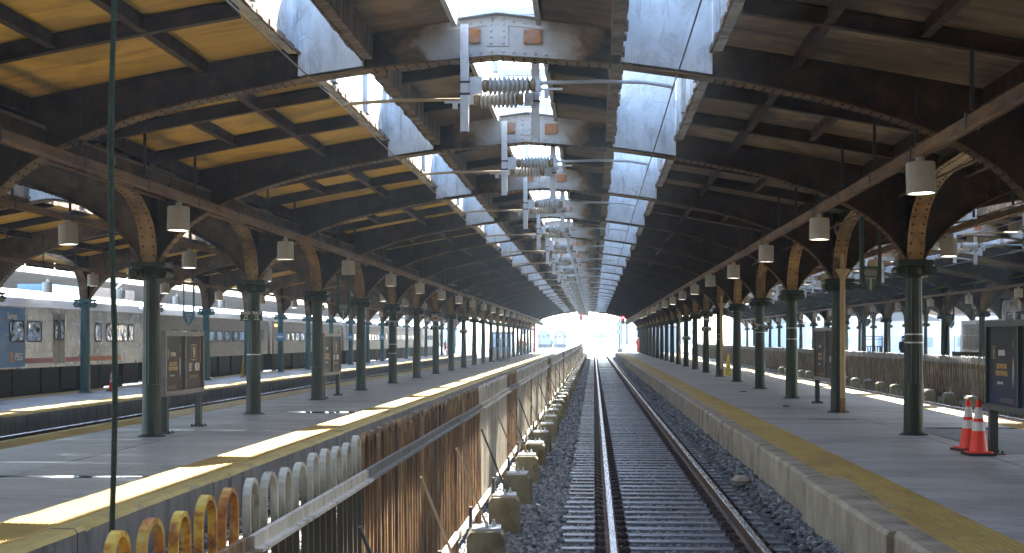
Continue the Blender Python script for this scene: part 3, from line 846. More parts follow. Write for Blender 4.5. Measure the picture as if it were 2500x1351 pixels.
for j, (xa, xb, ya, yb) in enumerate(((TX, -9, 176, 290), (TX, 8, 180, 300), (-3, 5, 185, 310))):
    t = thing('railway_track', ('curved yard track swinging left beyond the shed mouth', 'curved yard track swinging right beyond the shed mouth', 'crossover track joining the two middle tracks in the yard')[j], 'railway track')
    for s in (-.75, .75):
        q = MB(); P_ = []
        for i in range(25):
            u = i/24; w = u*u*(3-2*u); P_.append((xa+(xb-xa)*w+s, ya+(yb-ya)*u, ZRAIL-.03))
        q.tube(P_, .06, 4); q.obj('rail', M['railtop'], t)

# ------------------------------------------------------------------ picket fence with hooped tops
ZFT, ZTR, ZBR = -.575, -.81, -1.95
FL = 2.9
def hoop_path(y, zt, zb_, r=.098):
    P_ = [(y-r, zb_), (y-r, zt-r)]
    for i in range(1, 8):
        a = pi-pi*i/8; P_.append((y+r*cos(a), zt-r+r*sin(a)))
    return P_ + [(y+r, zt-r), (y+r, zb_)]
hm = {}
def hoop_mesh(mat, v):
    if (mat, v) not in hm:
        q = MB(); q.strip(hoop_path(0, ZFT+rnd.uniform(-.012,.012), -2.05), -.018, -.016, .016, 'x'); hm[(mat, v)] = q.mesh('hoop_picket', M[mat])
    return hm[(mat, v)]
def fence(x, y0, n, label, nsep, mats, group, far=False, side=1):
    for j in range(n):
        ya = y0+j*FL; mat = mats(j); NH = 9
        t = thing('fence_panel', label(j), 'fence', (x, ya, 0), group)
        rz = rnd.uniform(-.012, .012); t.rotation_euler = (0, rnd.uniform(-.012,.012), 0)
        q = MB(); q.box(.026, .05, .0, FL-.02, ZTR-.035, ZTR+.03); q.box(.05, .085, 0, FL-.02, ZTR-.035, ZTR-.02)
        q.obj('top_rail', M['frust' if mat == 'fyel' else ('ftop' if mat == 'frust' else 'fgrey')], t)
        q = MB(); q.box(.026, .06, 0, FL-.02, ZBR-.03, ZBR+.03)
        q.obj('bottom_rail', M['fgrey'], t)
        if j < nsep:
            for i in range(NH): put(hoop_mesh(('forange' if i in (0,3,5,8) else 'fyel') if mat == 'fyel' else mat, i % 4), 'hoop_picket', t, (0, (i+.5)*FL/NH, 0), rnd.uniform(-.05,.05))
        else:
            key = (mat, 'row', j % 3, far)
            if key not in hm:
                q = MB()
                for i in range(NH): q.strip(hoop_path((i+.5)*FL/NH, ZFT+rnd.uniform(-.015,.015), -2.05), -.018, -.016, .016, 'x')
                hm[key] = q.mesh('hoop_pickets', M[mat])
            kind(put(hm[key], 'hoop_pickets', t), 'stuff')
        q = MB(); q.box(-.045, -.027, -.03, .03, -2.3, ZTR+.02); q.box(-.045,.0255,-.032,-.026,-2.3,ZTR+.02); q.obj('post', M['frust'], t)
        q = MB(); q.tube([(.08, FL-.55, -1.05), (.37, FL-.50, -1.80)], .0125, 6)
        q.obj('brace', M['black' if j % 3 == 1 else ('frust' if j % 6 == 0 else 'beige')], t)
        q = MB(); q.box(.20, .23, FL-.53, FL-.47, -1.81, -1.62); q.obj('bracket', M['black'], t)
bm = MB(); pr = [(-.19,-2.36),(.19,-2.36),(.165,-1.89),(.11,-1.835),(-.15,-1.835),(-.19,-1.89)]
bm.prism(pr, -.24, .24)
BLK = bm.mesh('body', M['block'])
pm = MB(); pm.box(-.14,.13,-.17,.17,-1.8345,-1.81); PLT = pm.mesh('base_plate', M['galv'])
bo = MB(); bo.lathe([(.022,-1.8095),(.022,-1.785),(.011,-1.784),(.011,-1.75)], 6, (0,0,0)); BOL = bo.mesh('anchor_bolt', M['galv'])
def blocks(x, y0, n, lab, group):
    for j in range(n):
        t = thing('concrete_block', lab(j), 'concrete block', (x+.37+rnd.uniform(-.02,.02), y0+j*FL+FL-.5, rnd.uniform(-.02,.01)), group, rnd.uniform(-.06,.06))
        put(BLK, 'body', t); p = put(PLT, 'base_plate', t); put(BOL, 'anchor_bolt', p, (.0,-.1,0)); put(BOL, 'anchor_bolt', p, (.06,.11,0))
def fmat(j):
    return {0:'fyel',1:'fwhite',2:'frust',3:'frust',4:'frust'}.get(j, 'fgrey' if (j*5) % 7 else 'frust')
def flab(j):
    first = {0:'yellow and orange rusted hooped fence panel at the bottom left corner', 1:'white flaking hooped fence panel, nearest but one to the camera',
             2:'dark rust brown fence panel right behind the white one', 3:'second rust brown fence panel behind the white one', 4:'third rust brown fence panel, before the grey panels begin'}
    return first.get(j, ('grey hooped fence panel, %s from the camera along the nearest track' if fmat(j) == 'fgrey' else 'rusty hooped fence panel, %s from the camera along the nearest track') % nth(j+1))
NF = 63
fence(-1.4, 2.7, NF, flab, 14, fmat, 'fence panels beside the nearest track')
blocks(-1.4, 2.7, NF, lambda j: 'mossy concrete block bracing the fence, %s from the camera along nearest track' % nth(j+1), 'concrete blocks bracing the near fence')
def fmat2(j): return 'fmix'
fence(12.5, 24, 53, lambda j: '%s panel of the rusty fence behind the right platform, from the near end' % nth(j+1), 0, fmat2, 'fence panels behind the right platform')
blocks(12.5-.8, 24, 24, lambda j: 'dark concrete block under the rusty right hand fence, %s from the near end' % nth(j+1), 'concrete blocks under the right hand fence')

# ------------------------------------------------------------------ pendant lamps and their channels
q = MB(); q.lathe([(.158,.36),(.165,.345),(.167,.02),(.172,.0),(.150,.0),(.150,.03)], 28); SH = q.mesh('shade', M['lampgrey'], True)
q = MB(); q.lathe([(.147,.012),(.147,.022)], 24); t_ = NT('lamp_lens'); t_.out((.9,.9,.86), .4); t_.b.inputs['Emission Color'].default_value = (1,.95,.85,1); t_.b.inputs['Emission Strength'].default_value = 1.3
LENS = q.mesh('lens', t_.m)
LENSOFF = LENS.copy(); LENSOFF.materials[0] = M['conwh']
q = MB(); q.lathe([(.05,.3605),(.05,.425),(.02,.43),(.02,.50)], 12); NECK = q.mesh('neck', M['lampgrey'], True)
def lamps(x, ph, ks, where, zb_=1.63, top=2.14):
    for i, k in enumerate(ks):
        t = thing('pendant_lamp', '%s grey drum lamp %s' % (nth(i+1), where), 'lamp', (x+rnd.uniform(-.015,.015), Yk(k)+ph+rnd.uniform(-.08,.08), zb_+rnd.uniform(-.03,.02)), 'lamps ' + where, rnd.uniform(0,6)); t.rotation_euler = (rnd.uniform(-.035,.035), rnd.uniform(-.035,.035), rnd.uniform(0,6))
        put(SH, 'shade', t); put(LENSOFF if (i*7+len(where)) % 5 == 2 else LENS, 'lens', t); put(NECK, 'neck', t)
def channel(x, z, y0, y1, label, w=.10, h=.115):
    t = thing('lighting_channel', label, 'conduit', (x, 0, z))
    q = MB(); n = int((y1-y0)/6.1)
    for i in range(n):
        a, b_ = y0+i*6.1, y0+(i+1)*6.1-.012
        dz = rnd.uniform(-.008,.008)
        q.box(-w/2, w/2, a, b_, -h/2+dz, h/2+dz); q.box(-w/2-.012, -w/2-.0005, a, b_, -h/2-.012+dz, -h/2+.01+dz); q.box(w/2+.0005, w/2+.012, a, b_, -h/2-.012+dz, -h/2+.01+dz)
    q.obj('channel', M['cable'], t)
    h_ = MB(); e_ = 1.45; k = -1
    for k in range(-1, NB):
        for s in (0, 2.5, 5.0):
            y = Yk(k)+s
            if y0 < y < y1:
                h_.box(-.02, .02, y-.014, y+.014, h/2+.06, zd(e_)-z-.1); h_.box(-w/2-.02, w/2+.02, y-.02, y+.02, h/2+.012, h/2+.03)
                h_.box(-w/2-.022,-w/2-.014,y-.02,y+.02,-h/2-.03,h/2+.012); h_.box(w/2+.014,w/2+.022,y-.02,y+.02,-h/2-.03,h/2+.012)
    kind(h_.obj('hanger_rods', M['black'], t), 'stuff')
    return t
channel(-6.23, 2.15, 5, YEND-4, 'rust brown lighting channel hung on the track side of the left columns')
channel(-9.15, 2.12, 8, YEND-4, 'thinner rust brown channel on the far side of the left columns', .08, .09)
channel(3.78, 2.18, 5, YEND-4, 'rust brown lighting channel hung on the track side of the right columns')
channel(7.05, 2.15, 8, YEND-4, 'rust brown channel on the far side of the right columns', .09, .10)
channel(-15.5, 2.12, 30, YEND-4, 'brown channel crossing in front of the silver train', .08, .09)
channel(16.9, 2.15, 40, YEND-4, 'grey brown channel above the fenced tracks on the right', .09, .10)
lamps(-6.23, 4.05, range(0, NB), 'on the track side of the left platform')
lamps(-9.15, -.1, range(1, NB), 'on the far side of the left platform')
lamps(3.78, -.35, range(0, NB), 'on the track side of the right platform', 1.68)
lamps(7.05, 4.4, range(0, NB), 'on the far side of the right platform')
lamps(-15.5, 4.0, range(3, NB), 'over the platform before the silver train')
lamps(-18.4, .3, range(4, 14), 'just above the roof of the silver train', 1.55)
lamps(16.9, 3.6, range(4, NB), 'over the fenced right platform')
lamps(20.1, 0, range(6, 16), 'behind the fenced right platform columns')

# ------------------------------------------------------------------ overhead line supports
def support_proto(loc, label, group):
    t = thing('catenary_support', label, 'insulator', loc, group)
    for px, py, zt, zb_ in ((-.37, -.27, 3.70, 2.44), (.44, .30, 3.62, 2.42)):
        q = MB(); w = .048
        q.box(px-w, px+w, py-.05, py-.044, zb_, zt); q.box(px-w, px-w+.006, py-.0435, py+.05, zb_, zt); q.box(px+w-.006, px+w, py-.0435, py+.05, zb_, zt)
        post = q.obj('post', M['galv'], t)
        q = MB()
        for z in (2.88, 3.02): q.box(px-w-.02, px+w+.02, py-.058, py-.0505, z-.012, z+.012)
        q.obj('clamp', M['black'], post)
    def insul(x0, x1, y, z, s):
        q = MB(); pr = []; n = 9; a, b_ = x0+.07*s, x1-.07*s
        for i in range(n):
            u = a+(b_-a)*i/n; v = a+(b_-a)*(i+.5)/n
            pr += [(.062, u), (.108, v-.006*s), (.108, v+.006*s)]
        pr.append((.062, b_))
        if s < 0: pr = pr[::-1]
        q.lathe([(r, h) for r, h in pr], 20, (0, y, z), 'x'); o = q.obj('insulator', M['porc'], t, smooth=True)
        for u0, u1 in ((x0, x0+.07*s), (x1-.07*s, x1)):
            q = MB(); lo, hi = min(u0, u1), max(u0, u1)
            q.lathe([(.05, lo), (.075, lo+.012), (.078, hi-.012), (.06, hi)], 16, (0, y, z), 'x'); q.obj('end_cap', M['porcend'], o, smooth=True)
    insul(-.17, .46, -.16, 3.00, 1); insul(.30, -.30, .22, 2.90, -1)
    q = MB(); q.box(-.33,-.17,-.21,-.19,2.90,3.10); q.box(-.26,-.175,-.189,-.11,2.92,3.08); q.box(.46,.52,-.20,-.12,2.93,3.07); q.box(.52,.78,-.175,-.145,2.94,2.965); q.box(.52,.78,-.17,-.15,3.03,3.05)
    q.box(.31,.42,.20,.24,2.82,2.98); q.box(-.40,-.30,.18,.26,2.84,2.96); q.box(-.66,-.40,.205,.235,2.86,2.885)
    q.box(.56,.62,-.18,-.14,2.84,2.94); q.box(-.56,-.50,.2,.24,2.79,2.86)
    kind(q.obj('mounting_brackets', M['galv'], t), 'stuff')
    q = MB(); q.tube([(.52,-.16,3.02),(1.2,-.16,3.04),(1.75,-.16,3.02),(2.02,-.16,2.975),(2.07,-.16,2.96),(2.07,-.16,2.935)], .021, 8); q.obj('steady_arm', M['galv'], t, smooth=True)
    q = MB(); q.tube([(-.42,.22,2.90),(-1.2,.22,2.90),(-1.6,.22,2.88),(-1.84,.22,2.86),(-1.88,.22,2.84),(-1.88,.22,2.82)], .021, 8); q.obj('steady_arm', M['beige'], t, smooth=True)
    return t
P0 = support_proto((-1.15, Yk(0), 0), 'pair of ribbed insulators on hanging posts under the nearest girder', 'overhead line supports above the nearest track')
for k in range(1, NB+1):
    dup(P0, (-1.15, Yk(k), 0), 'ribbed insulator pair on hanging posts under the %s girder from the camera' % nth(k+1))
for k in range(2, 16):
    dup(P0, (11.95, Yk(k), 0), 'ribbed insulator pair seen through right columns, %s from the near end' % nth(k-1), 'overhead line supports over the fenced tracks')
def wire(x, z, label, ph, y0=2, y1=420):
    q = MB(); P_ = []; y = y0
    while y < y1:
        k = (y-Y0-ph)/PITCH; f = k-math.floor(k); P_.append((x, y, z - .02*4*f*(1-f) if y < YEND else z-.1)); y += PITCH/6 if y < YEND else 15
    q.tube(P_, .0085, 6)
    tag(q.obj('contact_wire', M['wire']), label, 'wire')
wire(.92, 2.925, 'taut overhead wire above the right rail of the nearest track', -.16)
wire(-3.03, 2.81, 'taut overhead wire crossing the left open slot', .22)
wire(14.02, 2.925, 'bright overhead wire above the fenced right hand tracks', -.16)
wire(10.07, 2.81, 'overhead wire beside the far side of the right columns', .22)
wire(-11.9, 2.85, 'overhead wire above the sunken left track', 0)
wire(-19.8, 2.6, 'overhead wire above the silver train', 0)
# ------------------------------------------------------------------ trains
def steel_side():
    t = NT('stainless_side'); f = t.noise(1.2, (1,.35,2.5), 7, .62, False, .4); g = t.noise(1.1, (1,1.6,.5), 4, .55, False, .6, (4,4,4))
    col = t.ramp(f, [(.3,(.25,.26,.275)),(.55,(.33,.34,.355)),(.75,(.42,.43,.44))])
    col = t.mix(t.math('MULTIPLY', t.ramp(g, [(.5,0),(.75,1)]), .25), col, (.24,.22,.20))
    t.bump(t.noise(1.3, (1,1.2,.6), 2, .5), .3, .06)
    return t.out(col, t.ramp(g, [(.35,.24),(.65,.33)]), .8, .5)
M['inox'] = steel_side()
M['inox2'] = grunge('grey_car_side', [(.3,(.14,.147,.158)),(.7,(.21,.217,.23))], 2, (1,.4,2), (.35,.5), .4, .05)
M['band'] = grunge('grey_window_band', [(.3,(.10,.10,.11)),(.7,(.16,.16,.17))], 2, (1,.4,2), (.3,.45), .2, .03)
M['roofm'] = grunge('car_roof_metal', [(.3,(.40,.40,.40)),(.7,(.55,.55,.56))], 3, (1,.2,1), (.3,.5), .6, .05)
M['under'] = grunge('underframe', [(.3,(.005,.005,.006)),(.7,(.014,.014,.016))], 5, (1,1,1), (.6,.85))
M['blue'] = grunge('blue_wrap', [(.3,(.008,.10,.36)),(.6,(.012,.20,.60)),(.8,(.05,.32,.72))], .9, (1,1,1.8), (.3,.4), 0, 0)
M['bluebox'] = plain('pale_blue_box', (.20,.36,.48), .5)
M['magenta'] = plain('magenta_stripe', (.28,.035,.10), .4)
M['orange_s'] = plain('orange_stripe', (.45,.12,.035), .4)
def glass():
    t = NT('car_window_glass'); f = t.noise(2.6, (1,1.6,.8), 3, .6, False, 1.2)
    t.bump(t.noise(1.8, (1,1,1), 2, .5), .35, .05)
    return t.out(t.ramp(f, [(.45,(.015,.018,.024)),(.52,(.10,.11,.13))]), .04, 0, 1.0)
M['glass'] = glass()
XF = -18.35
def D(px): return -XF*3500/(1450-px) - 1.05
def rrect(y0, y1, z0, z1, r, n=4):
    out = []
    for cy, cz, a0 in ((y1-r,z1-r,0),(y0+r,z1-r,pi/2),(y0+r,z0+r,pi),(y1-r,z0+r,1.5*pi)):
        for i in range(n+1): a = a0+pi/2*i/n; out.append((cy+r*cos(a), cz+r*sin(a)))
    return out
def window(parent, y0, y1, z0, z1, x=XF, sg=1, r=.10):
    a, b_ = rrect(y0,y1,z0,z1,r), rrect(y0-.045,y1+.045,z0-.045,z1+.045,r+.03)
    n = len(a); q = MB()
    vs = [(x+sg*.018,u,w) for u,w in b_]+[(x+sg*.018,u,w) for u,w in a]+[(x+sg*.003,u,w) for u,w in b_]+[(x+sg*.004,u,w) for u,w in a]
    fs = []
    for i in range(n):
        j = (i+1)%n; fs += [(i,j,n+j,n+i),(2*n+i,2*n+j,j,i),(n+i,n+j,3*n+j,3*n+i)]
    q.add(vs, fs); f = q.obj('window', M['rubber'], parent)
    p = MB(); p.prism(a, x+sg*.0035, x+sg*.008, 'x'); p.obj('pane', M['glass'], f)
def car_shell(t, y0, y1, zb_, ze, zt, w, side, roofm, x=XF):
    q = MB(); xr = x-w
    q.prism([(x,zb_),(x,ze-.0),(xr,ze),(xr,zb_)], y0, y1, 'y'); q.obj('body', side, t)
    q = MB(); pr = [(x+.02,ze+.001),(x+.02,ze+.05)]
    for i in range(9):
        a = pi*i/8; pr.append((x-w/2+(w/2-.02)*cos(a), ze+.06+(zt-ze-.06)*sin(a)))
    pr += [(xr-.02,ze+.05),(xr-.02,ze+.001)]
    q.prism(pr, y0+.05, y1-.05, 'y'); r = q.obj('roof', roofm, t)
    return r
def under(t, y0, y1, zb_, w, x=XF):
    q = MB(); y = y0+.3
    while y < y1-1.5:
        L = rnd.uniform(1.2, 2.6); q.box(x-w+.15, x-.12, y, min(y+L, y1-.2), -1.95+rnd.random()*.25, zb_-.002); y += L+rnd.uniform(.1,.5)
    kind(q.obj('underfloor_boxes', M['under'], t), 'stuff')
    for yb in (y0+3, y1-3):
        b = MB()
        b.box(x-.32, x-.14, yb-1.5, yb+1.5, -1.72, -1.45)
        tr = b.obj('bogie', M['under'], t)
        for dy in (-1.1, 1.1):
            wq = MB(); wq.lathe([(.42,-.06),(.46,-.05),(.46,.06),(.43,.07)], 20, (x-.4, yb+dy, -1.64), 'x'); wq.obj('wheel', M['clip'], tr)
# --- nearest car
t1 = thing('train_car', 'nearest silver passenger car with blue advert wrap and magenta stripe', 'train car', (0,0,0), 'cars of the long silver train')
ya, yb = 31.5, D(352)
rf = car_shell(t1, ya, yb, -.95, 1.02, 1.72, 3.05, M['inox'], M['roofm'])
under(t1, ya, yb, -.95, 3.05)
for z in (.62, -.28): 
    q = MB(); q.box(XF+.0005, XF+.006, ya+.05, yb-.05, z-.006, z+.006); q.obj('seam_bead', M['inox2'], t1)
q = MB(); q.box(XF+.0005, XF+.004, ya+.1, D(66), -.90, 1.0); wr = q.obj('advert_wrap', M['blue'], t1)
RF = (pi/2, 0, pi/2)
text('Savings', .30, M['white'], wr, (XF+.006, D(14)+.65, .72), RF, sx=.9)
text('PSEG', .34, M['white'], wr, (XF+.006, D(50), -.58), RF, sx=.8)
text('energysaver', .16, M['white'], wr, (XF+.006, D(30), .14), RF, sx=.9)
q = MB(); q.prism(rrect(D(29), D(36), -.74, -.42, .05), XF+.0055, XF+.009, 'x'); q.obj('sunburst_badge', M['orange_s'], wr)
for a, b_, m in ((66, 132, 'magenta'), (164, 225, 'magenta'), (225, 300, 'orange_s')):
    q = MB(); q.box(XF+.0006, XF+.004, D(a), D(b_), -.80, -.63); q.obj('stripe', M[m], t1)
for a, b_ in ((-34, 2), (28, 62), (71, 105), (236, 250), (263, 283), (289, 314)): window(t1, D(a), D(b_), -.06, .55)
window(t1, D(318), D(328), -.06, .55)
for a, b_ in ((134, 147), (148.5, 162)):
    q = MB(); q.box(XF+.001, XF+.012, D(a), D(b_), -.84, .84); dr = q.obj('door', M['inox2'] if a < 140 else M['band'], t1)
    m_ = (D(a)+D(b_))/2; window(dr, m_-.14, m_+.14, 0, .62, XF+.009)
q = MB(); q.box(XF+.0005, XF+.03, D(130), D(166), .86, .90); q.obj('door_rail', M['inox2'], t1)
q = MB(); q.box(XF+.0006, XF+.005, D(200), D(212), -.04, .22); pn = q.obj('number_panel', plain('brown_panel', (.16,.09,.045), .5), t1)
text('ST', .2, M['white'], pn, (XF+.0065, D(206), .09), RF)
q = MB()
for z in (.04,.10,.16,.22): q.box(XF+.0006, XF+.004, D(168), D(177), z, z+.022)
q.obj('notice_lines', M['white'], t1)
for a, b_, h, m in ((150, 205, .24, 'bluebox'), (250, 318, .30, 'band')):
    q = MB(); q.box(XF-1.9, XF-.75, D(a)+1, D(b_)+3, 1.6, 1.7+h); q.obj('roof_unit', M[m], t1)
q = MB(); q.tube([(XF-1.2, D(320)+1, 1.75), (XF-1.2, D(330)+2.2, 2.35), (XF-1.2, D(322)+1.4, 2.6)], .03, 6); q.tube([(XF-.5,D(322)+1.4,2.6),(XF-2,D(322)+1.4,2.6)], .025, 6); q.obj('pantograph', M['galv'], t1)
for px, m in ((385, 'red'),):
    pass
# --- following cars
ends = [(366, 656), (670, 836), (848, 950), (956, 1024), (1030, 1078)]
for i, (a, b_) in enumerate(ends):
    y0, y1 = D(a), D(b_)
    t = thing('train_car', ('second car of the silver train, with dark grey window band', 'third car of the silver train, with paired grey doors', 'fourth car of the silver train', 'fifth car of the silver train', 'farthest visible car of the silver train')[i], 'train car', (0,0,0), 'cars of the long silver train')
    car_shell(t, y0, y1, -.85, 1.0, 1.62, 3.05, M['inox2'], M['roofm'])
    under(t, y0, y1, -.85, 3.05)
    q = MB(); q.box(XF+.0005, XF+.004, y0+.3, y1-.3, -.2, .72); q.obj('window_band', M['band'], t)
    n = int((y1-y0-6)/1.5)
    for j in range(n): window(t, y0+3.2+j*1.5, y0+4.2+j*1.5, -.08, .36, XF+.003)
    for yy in (y0+.9, y1-1.75):
        q = MB(); q.box(XF+.0045, XF+.015, yy, yy+.85, -.8, .82); d_ = q.obj('door', M['inox2'], t); window(d_, yy+.25, yy+.6, -.05, .5, XF+.012)
    q = MB(); q.box(XF-2.2, XF-.85, y0-1.0, y0-.02, -.9, 1.25); q.obj('gangway_diaphragm', M['rubber'], t)
    q = MB(); q.tube([(XF-.3, y0-.35, 1.25),(XF-.12, y0-.35, 1.12),(XF-.08, y0-.35, .8),(XF-.1, y0-.35, -.85)], .10, 8); q.obj('end_post', M['roofm'], t, smooth=True)
    if i == 1:
        q = MB(); q.lathe([(.05,-.02),(.06,.02)], 10, (XF+.03, y0+.6, .78), 'x'); o = q.obj('marker_light', plain('amber_light', (.9,.55,.05), .4, emit=6), t)
# --- locomotive on the right
XG = 21.55
lo = thing('locomotive', 'grey silver diesel locomotive with sloped cab on the far right', 'locomotive', (0,0,0))
q = MB(); q.box(XG+.35, XG+2.6, 77.2, 87, -.75, 1.08); q.obj('long_hood', M['inox'], lo)
for j in range(8):
    q = MB(); q.box(XG+.335, XG+.349, 77.7+j*1.12, 78.65+j*1.12, -.6, .85); q.obj('hood_door', M['inox2'], lo)
q = MB(); q.prism([(73.2,-.75),(73.2,1.0),(73.9,1.85),(76.6,1.95),(77.18,1.95),(77.18,-.75)], XG, XG+3, 'x'); cb = q.obj('cab', M['inox'], lo)
window(cb, 73.9, 74.7, .75, 1.35, XG, -1); window(cb, 75.3, 76.3, .75, 1.35, XG, -1)
q = MB(); q.box(XG+.1, XG+2.9, 72.9, 77.3, 1.96, 2.03); q.obj('roof', M['roofm'], lo)
q = MB(); q.box(XG+.4, XG+2.6, 67, 73.19, -.75, .55); q.obj('short_hood', M['inox'], lo)
q = MB(); q.box(XG+.05, XG+2.95, 66, 88, -1.05, -.755); q.obj('frame_sill', M['under'], lo)
for y in (70, 83):
    q = MB(); q.box(XG+.2, XG+.45, y-1.8, y+1.8, -1.75, -1.3); b_ = q.obj('bogie', M['under'], lo)
    for dy in (-1.2, 1.2):
        w = MB(); w.lathe([(.46,-.06),(.5,.05)], 20, (XG+.5, y+dy, -1.58), 'x'); w.obj('wheel', M['clip'], b_)
q = MB()
for j in range(16): q.tube([(XG+.08, 66.5+j*1.4, -.75), (XG+.08, 66.5+j*1.4, .2)], .02, 5)
q.tube([(XG+.08, 66.5, .2), (XG+.08, 87.5, .2)], .02, 5); q.obj('handrail', M['white'], lo)
q = MB(); q.box(XG+.5, XG+1.4, 71.2, 72.4, .56, 1.25); q.obj('red_locker', plain('salmon_panel', (.5,.12,.09), .5), lo)
q = MB(); q.lathe([(.12,0),(.16,.1),(.1,.16)], 12, (XG+.8, 74.5, 2.03)); q.obj('horn', M['conwh'], lo)

# ------------------------------------------------------------------ adverts
def poster(name, top, bot, glow=None):
    t = NT(name); x = t.xyz(True); k = t.noise(1.5, (1,1,1), 4, .5, True)
    z = t.math('MULTIPLY', t.math('ADD', x[2], .55), .9)
    col = t.ramp(z, [(.1, bot), (.95, top)])
    if glow:
        w = t.math('ADD', t.math('MULTIPLY', x[2], -1.6), t.math('MULTIPLY', t.math('SUBTRACT', k, .5), .6))
        col = t.mix(t.ramp(w, [(.18,0),(.62,1)]), col, glow)
    return t.out(col, .5, 0, .2)
M['post_d'] = poster('dark_poster', (.03,.028,.03), (.045,.04,.036))
M['post_o'] = poster('orange_poster', (.03,.026,.026), (.035,.027,.025), (.06,.03,.02))
M['post_b'] = poster('charcoal_poster', (.030,.030,.034), (.035,.036,.05), (.02,.025,.075))
M['gold'] = plain('gold_print', (.50,.33,.12), .4); M['goldd'] = plain('dim_gold_print', (.22,.16,.07), .4)
M['frame'] = grunge('grey_frame', [(.3,(.15,.155,.16)),(.7,(.22,.225,.23))], 6, (1,1,1), (.35,.5), .4, .03)
M['frame_g'] = plain('dark_green_frame', (.03,.05,.05), .4)
def lion(parent, x, yc, zc, w, h, rot, mat):
    q = MB(); s = 1 if rot > 0 else -1
    for a, b_, c_, d in ((-w,w,h-.014,h),(-w,w,-h,-h+.014),(-w,-w+.012,-h+.0141,h-.0141),(w-.012,w,-h+.0141,h-.0141)):
        q.box(x, x+s*.003, yc+a, yc+b_, zc+c_, zc+d)
    prof = [(-.1,.8),(.3,.9),(.55,.55),(.75,.2),(.62,-.05),(.66,-.3),(.4,-.5),(.42,-.75),(.1,-.9),(-.3,-.8),(-.05,-.5),(-.35,-.35),(-.1,-.1),(-.45,.1),(-.15,.35),(-.5,.6)]
    prof = [(yc+s*u*w*.85, zc+v*h*.86) for u, v in prof]
    q.prism(prof, x+s*.0005, x+s*.003, 'x')
    q.obj('lion_head_emblem', mat, parent)
def board(x, y0, y1, zb_, zt, zp, facing, panels, label, frame, group):
    """two-panel poster case standing along the platform; facing = +1 (toward +X) or -1"""
    t = thing('advert_board', label, 'advert', (x, 0, 0), group)
    d = .07; n = len(panels); w = (y1-y0)/n
    q = MB(); q.box(-d, d, y0, y1, zt-.085, zt); q.box(-d, d, y0, y1, zb_, zb_+.085)
    for i in range(n+1):
        yy = y0+w*i; lo_, hi_ = (yy, yy+.07) if i == 0 else ((yy-.07, yy) if i == n else (yy-.03, yy+.03))
        q.box(-d+.001, d-.001, lo_, hi_, zb_+.0855, zt-.0855)
    q.obj('case_frame', M[frame], t)
    for i, (mt, fn) in enumerate(panels):
        a, b_ = y0+w*i+.071, y0+w*(i+1)-.071; zc = (zb_+zt)/2
        q = MB(); q.box(-.03, .03, a-(y0+y1)/2, b_-(y0+y1)/2, zb_-zc+.087, zt-zc-.087)
        p = q.obj('poster', M[mt], t, (0, (y0+y1)/2, zc))
        fn(p, facing*.031, (a+b_)/2-(y0+y1)/2, b_-a, zt-zb_-.17, facing)
        if zt: 
            q = MB(); q.box(facing*.069 if facing > 0 else -.073, .073 if facing > 0 else -.069, a, b_, zb_+.086, zt-.086)
    for yy in (y0+.18, y1-.18):
        q = MB(); q.box(-.055,.055,yy-.06,yy+.06,zp+.015,zb_-.001); lg = q.obj('leg', M['frame_g'], t)
        q = MB(); q.box(-.13,.13,yy-.15,yy+.15,zp,zp+.0148)
        for sx in (-.1,.1):
            for sy in (-.11,.11): q.lathe([(.022,zp+.0149),(.012,zp+.05)], 6, (sx, yy+sy, 0))
        q.obj('foot_plate', M['black'], lg)
    return t
def rotf(f): return (pi/2, 0, pi/2*f)
def p_main(p, x, y, w, h, f):
    lion(p, x, y, .19*h, .16*w, .15*h, f, M['gold'])
    text('BET', .21, M['white'], p, (x+f*.001, y-f*.165*w/.9*.98, -.10*h), rotf(f), sx=.66)
    text('MGM', .21, M['white'], p, (x+f*.001, y+f*.20*w/.9, -.10*h), rotf(f), sx=.66, bold=.006)
    text('THE KING OF SPORTSBOOKS', .075, M['gold'], p, (x+f*.001, y, -.27*h), rotf(f), sx=.62)
    q = MB(); q.box(x, x+f*.002, y+f*w*.40-.02, y+f*w*.40+.05, .0, .45*h); q.obj('orange_strip', M['orange_s'], p)
def p_side(p, x, y, w, h, f, l1='LESS WAITING', l2='MORE WINNING'):
    text('BETMGM', .11, M['white'], p, (x+f*.001, y-f*.05*w, .16*h), rotf(f), sx=.7, bold=.002)
    text(l1, .10, M['gold'], p, (x+f*.001, y-f*.05*w, -.01*h), rotf(f), sx=.75, bold=.003)
    text(l2, .10, M['gold'], p, (x+f*.001, y-f*.05*w, -.10*h), rotf(f), sx=.75, bold=.003)
    text('App Store  Play', .055, M['white'], p, (x+f*.001, y-f*.1*w, -.22*h), rotf(f), sx=.8)
    lion(p, x, y-f*.33*w, .17*h, .07*w, .08*h, f, M['goldd'])
    q = MB()
    for j in range(3): q.box(x, x+f*.0015, y-.34*w, y+.12*w, -.42*h-j*.022, -.42*h-j*.022+.008)
    q.obj('small_print', M['goldd'], p)
    q = MB(); a = y+f*.33*w                                   # a tall figure of coloured light
    q.prism([(a-.015,.12*h),(a+.03,.05*h),(a+.045,-.12*h),(a+.02,-.28*h),(a-.03,-.22*h),(a-.05,-.05*h)], x+f*.0005, x+f*.002, 'x'); q.obj('printed_figure', M['figure'], p)
    q = MB(); q.prism([(a-.03,.36*h),(a+.03,.34*h),(a+.035,.22*h),(a,.19*h),(a-.035,.24*h)], x+f*.0005, x+f*.002, 'x'); q.obj('printed_face', M['frame_g'], p)
t_ = NT('figure_print'); zz = t_.xyz(False); t_.out(t_.ramp(t_.math('ADD', zz[2], .9), [(.15,(.05,.09,.30)),(.38,(.16,.28,.40)),(.55,(.45,.30,.20))]), .4); M['figure'] = t_.m
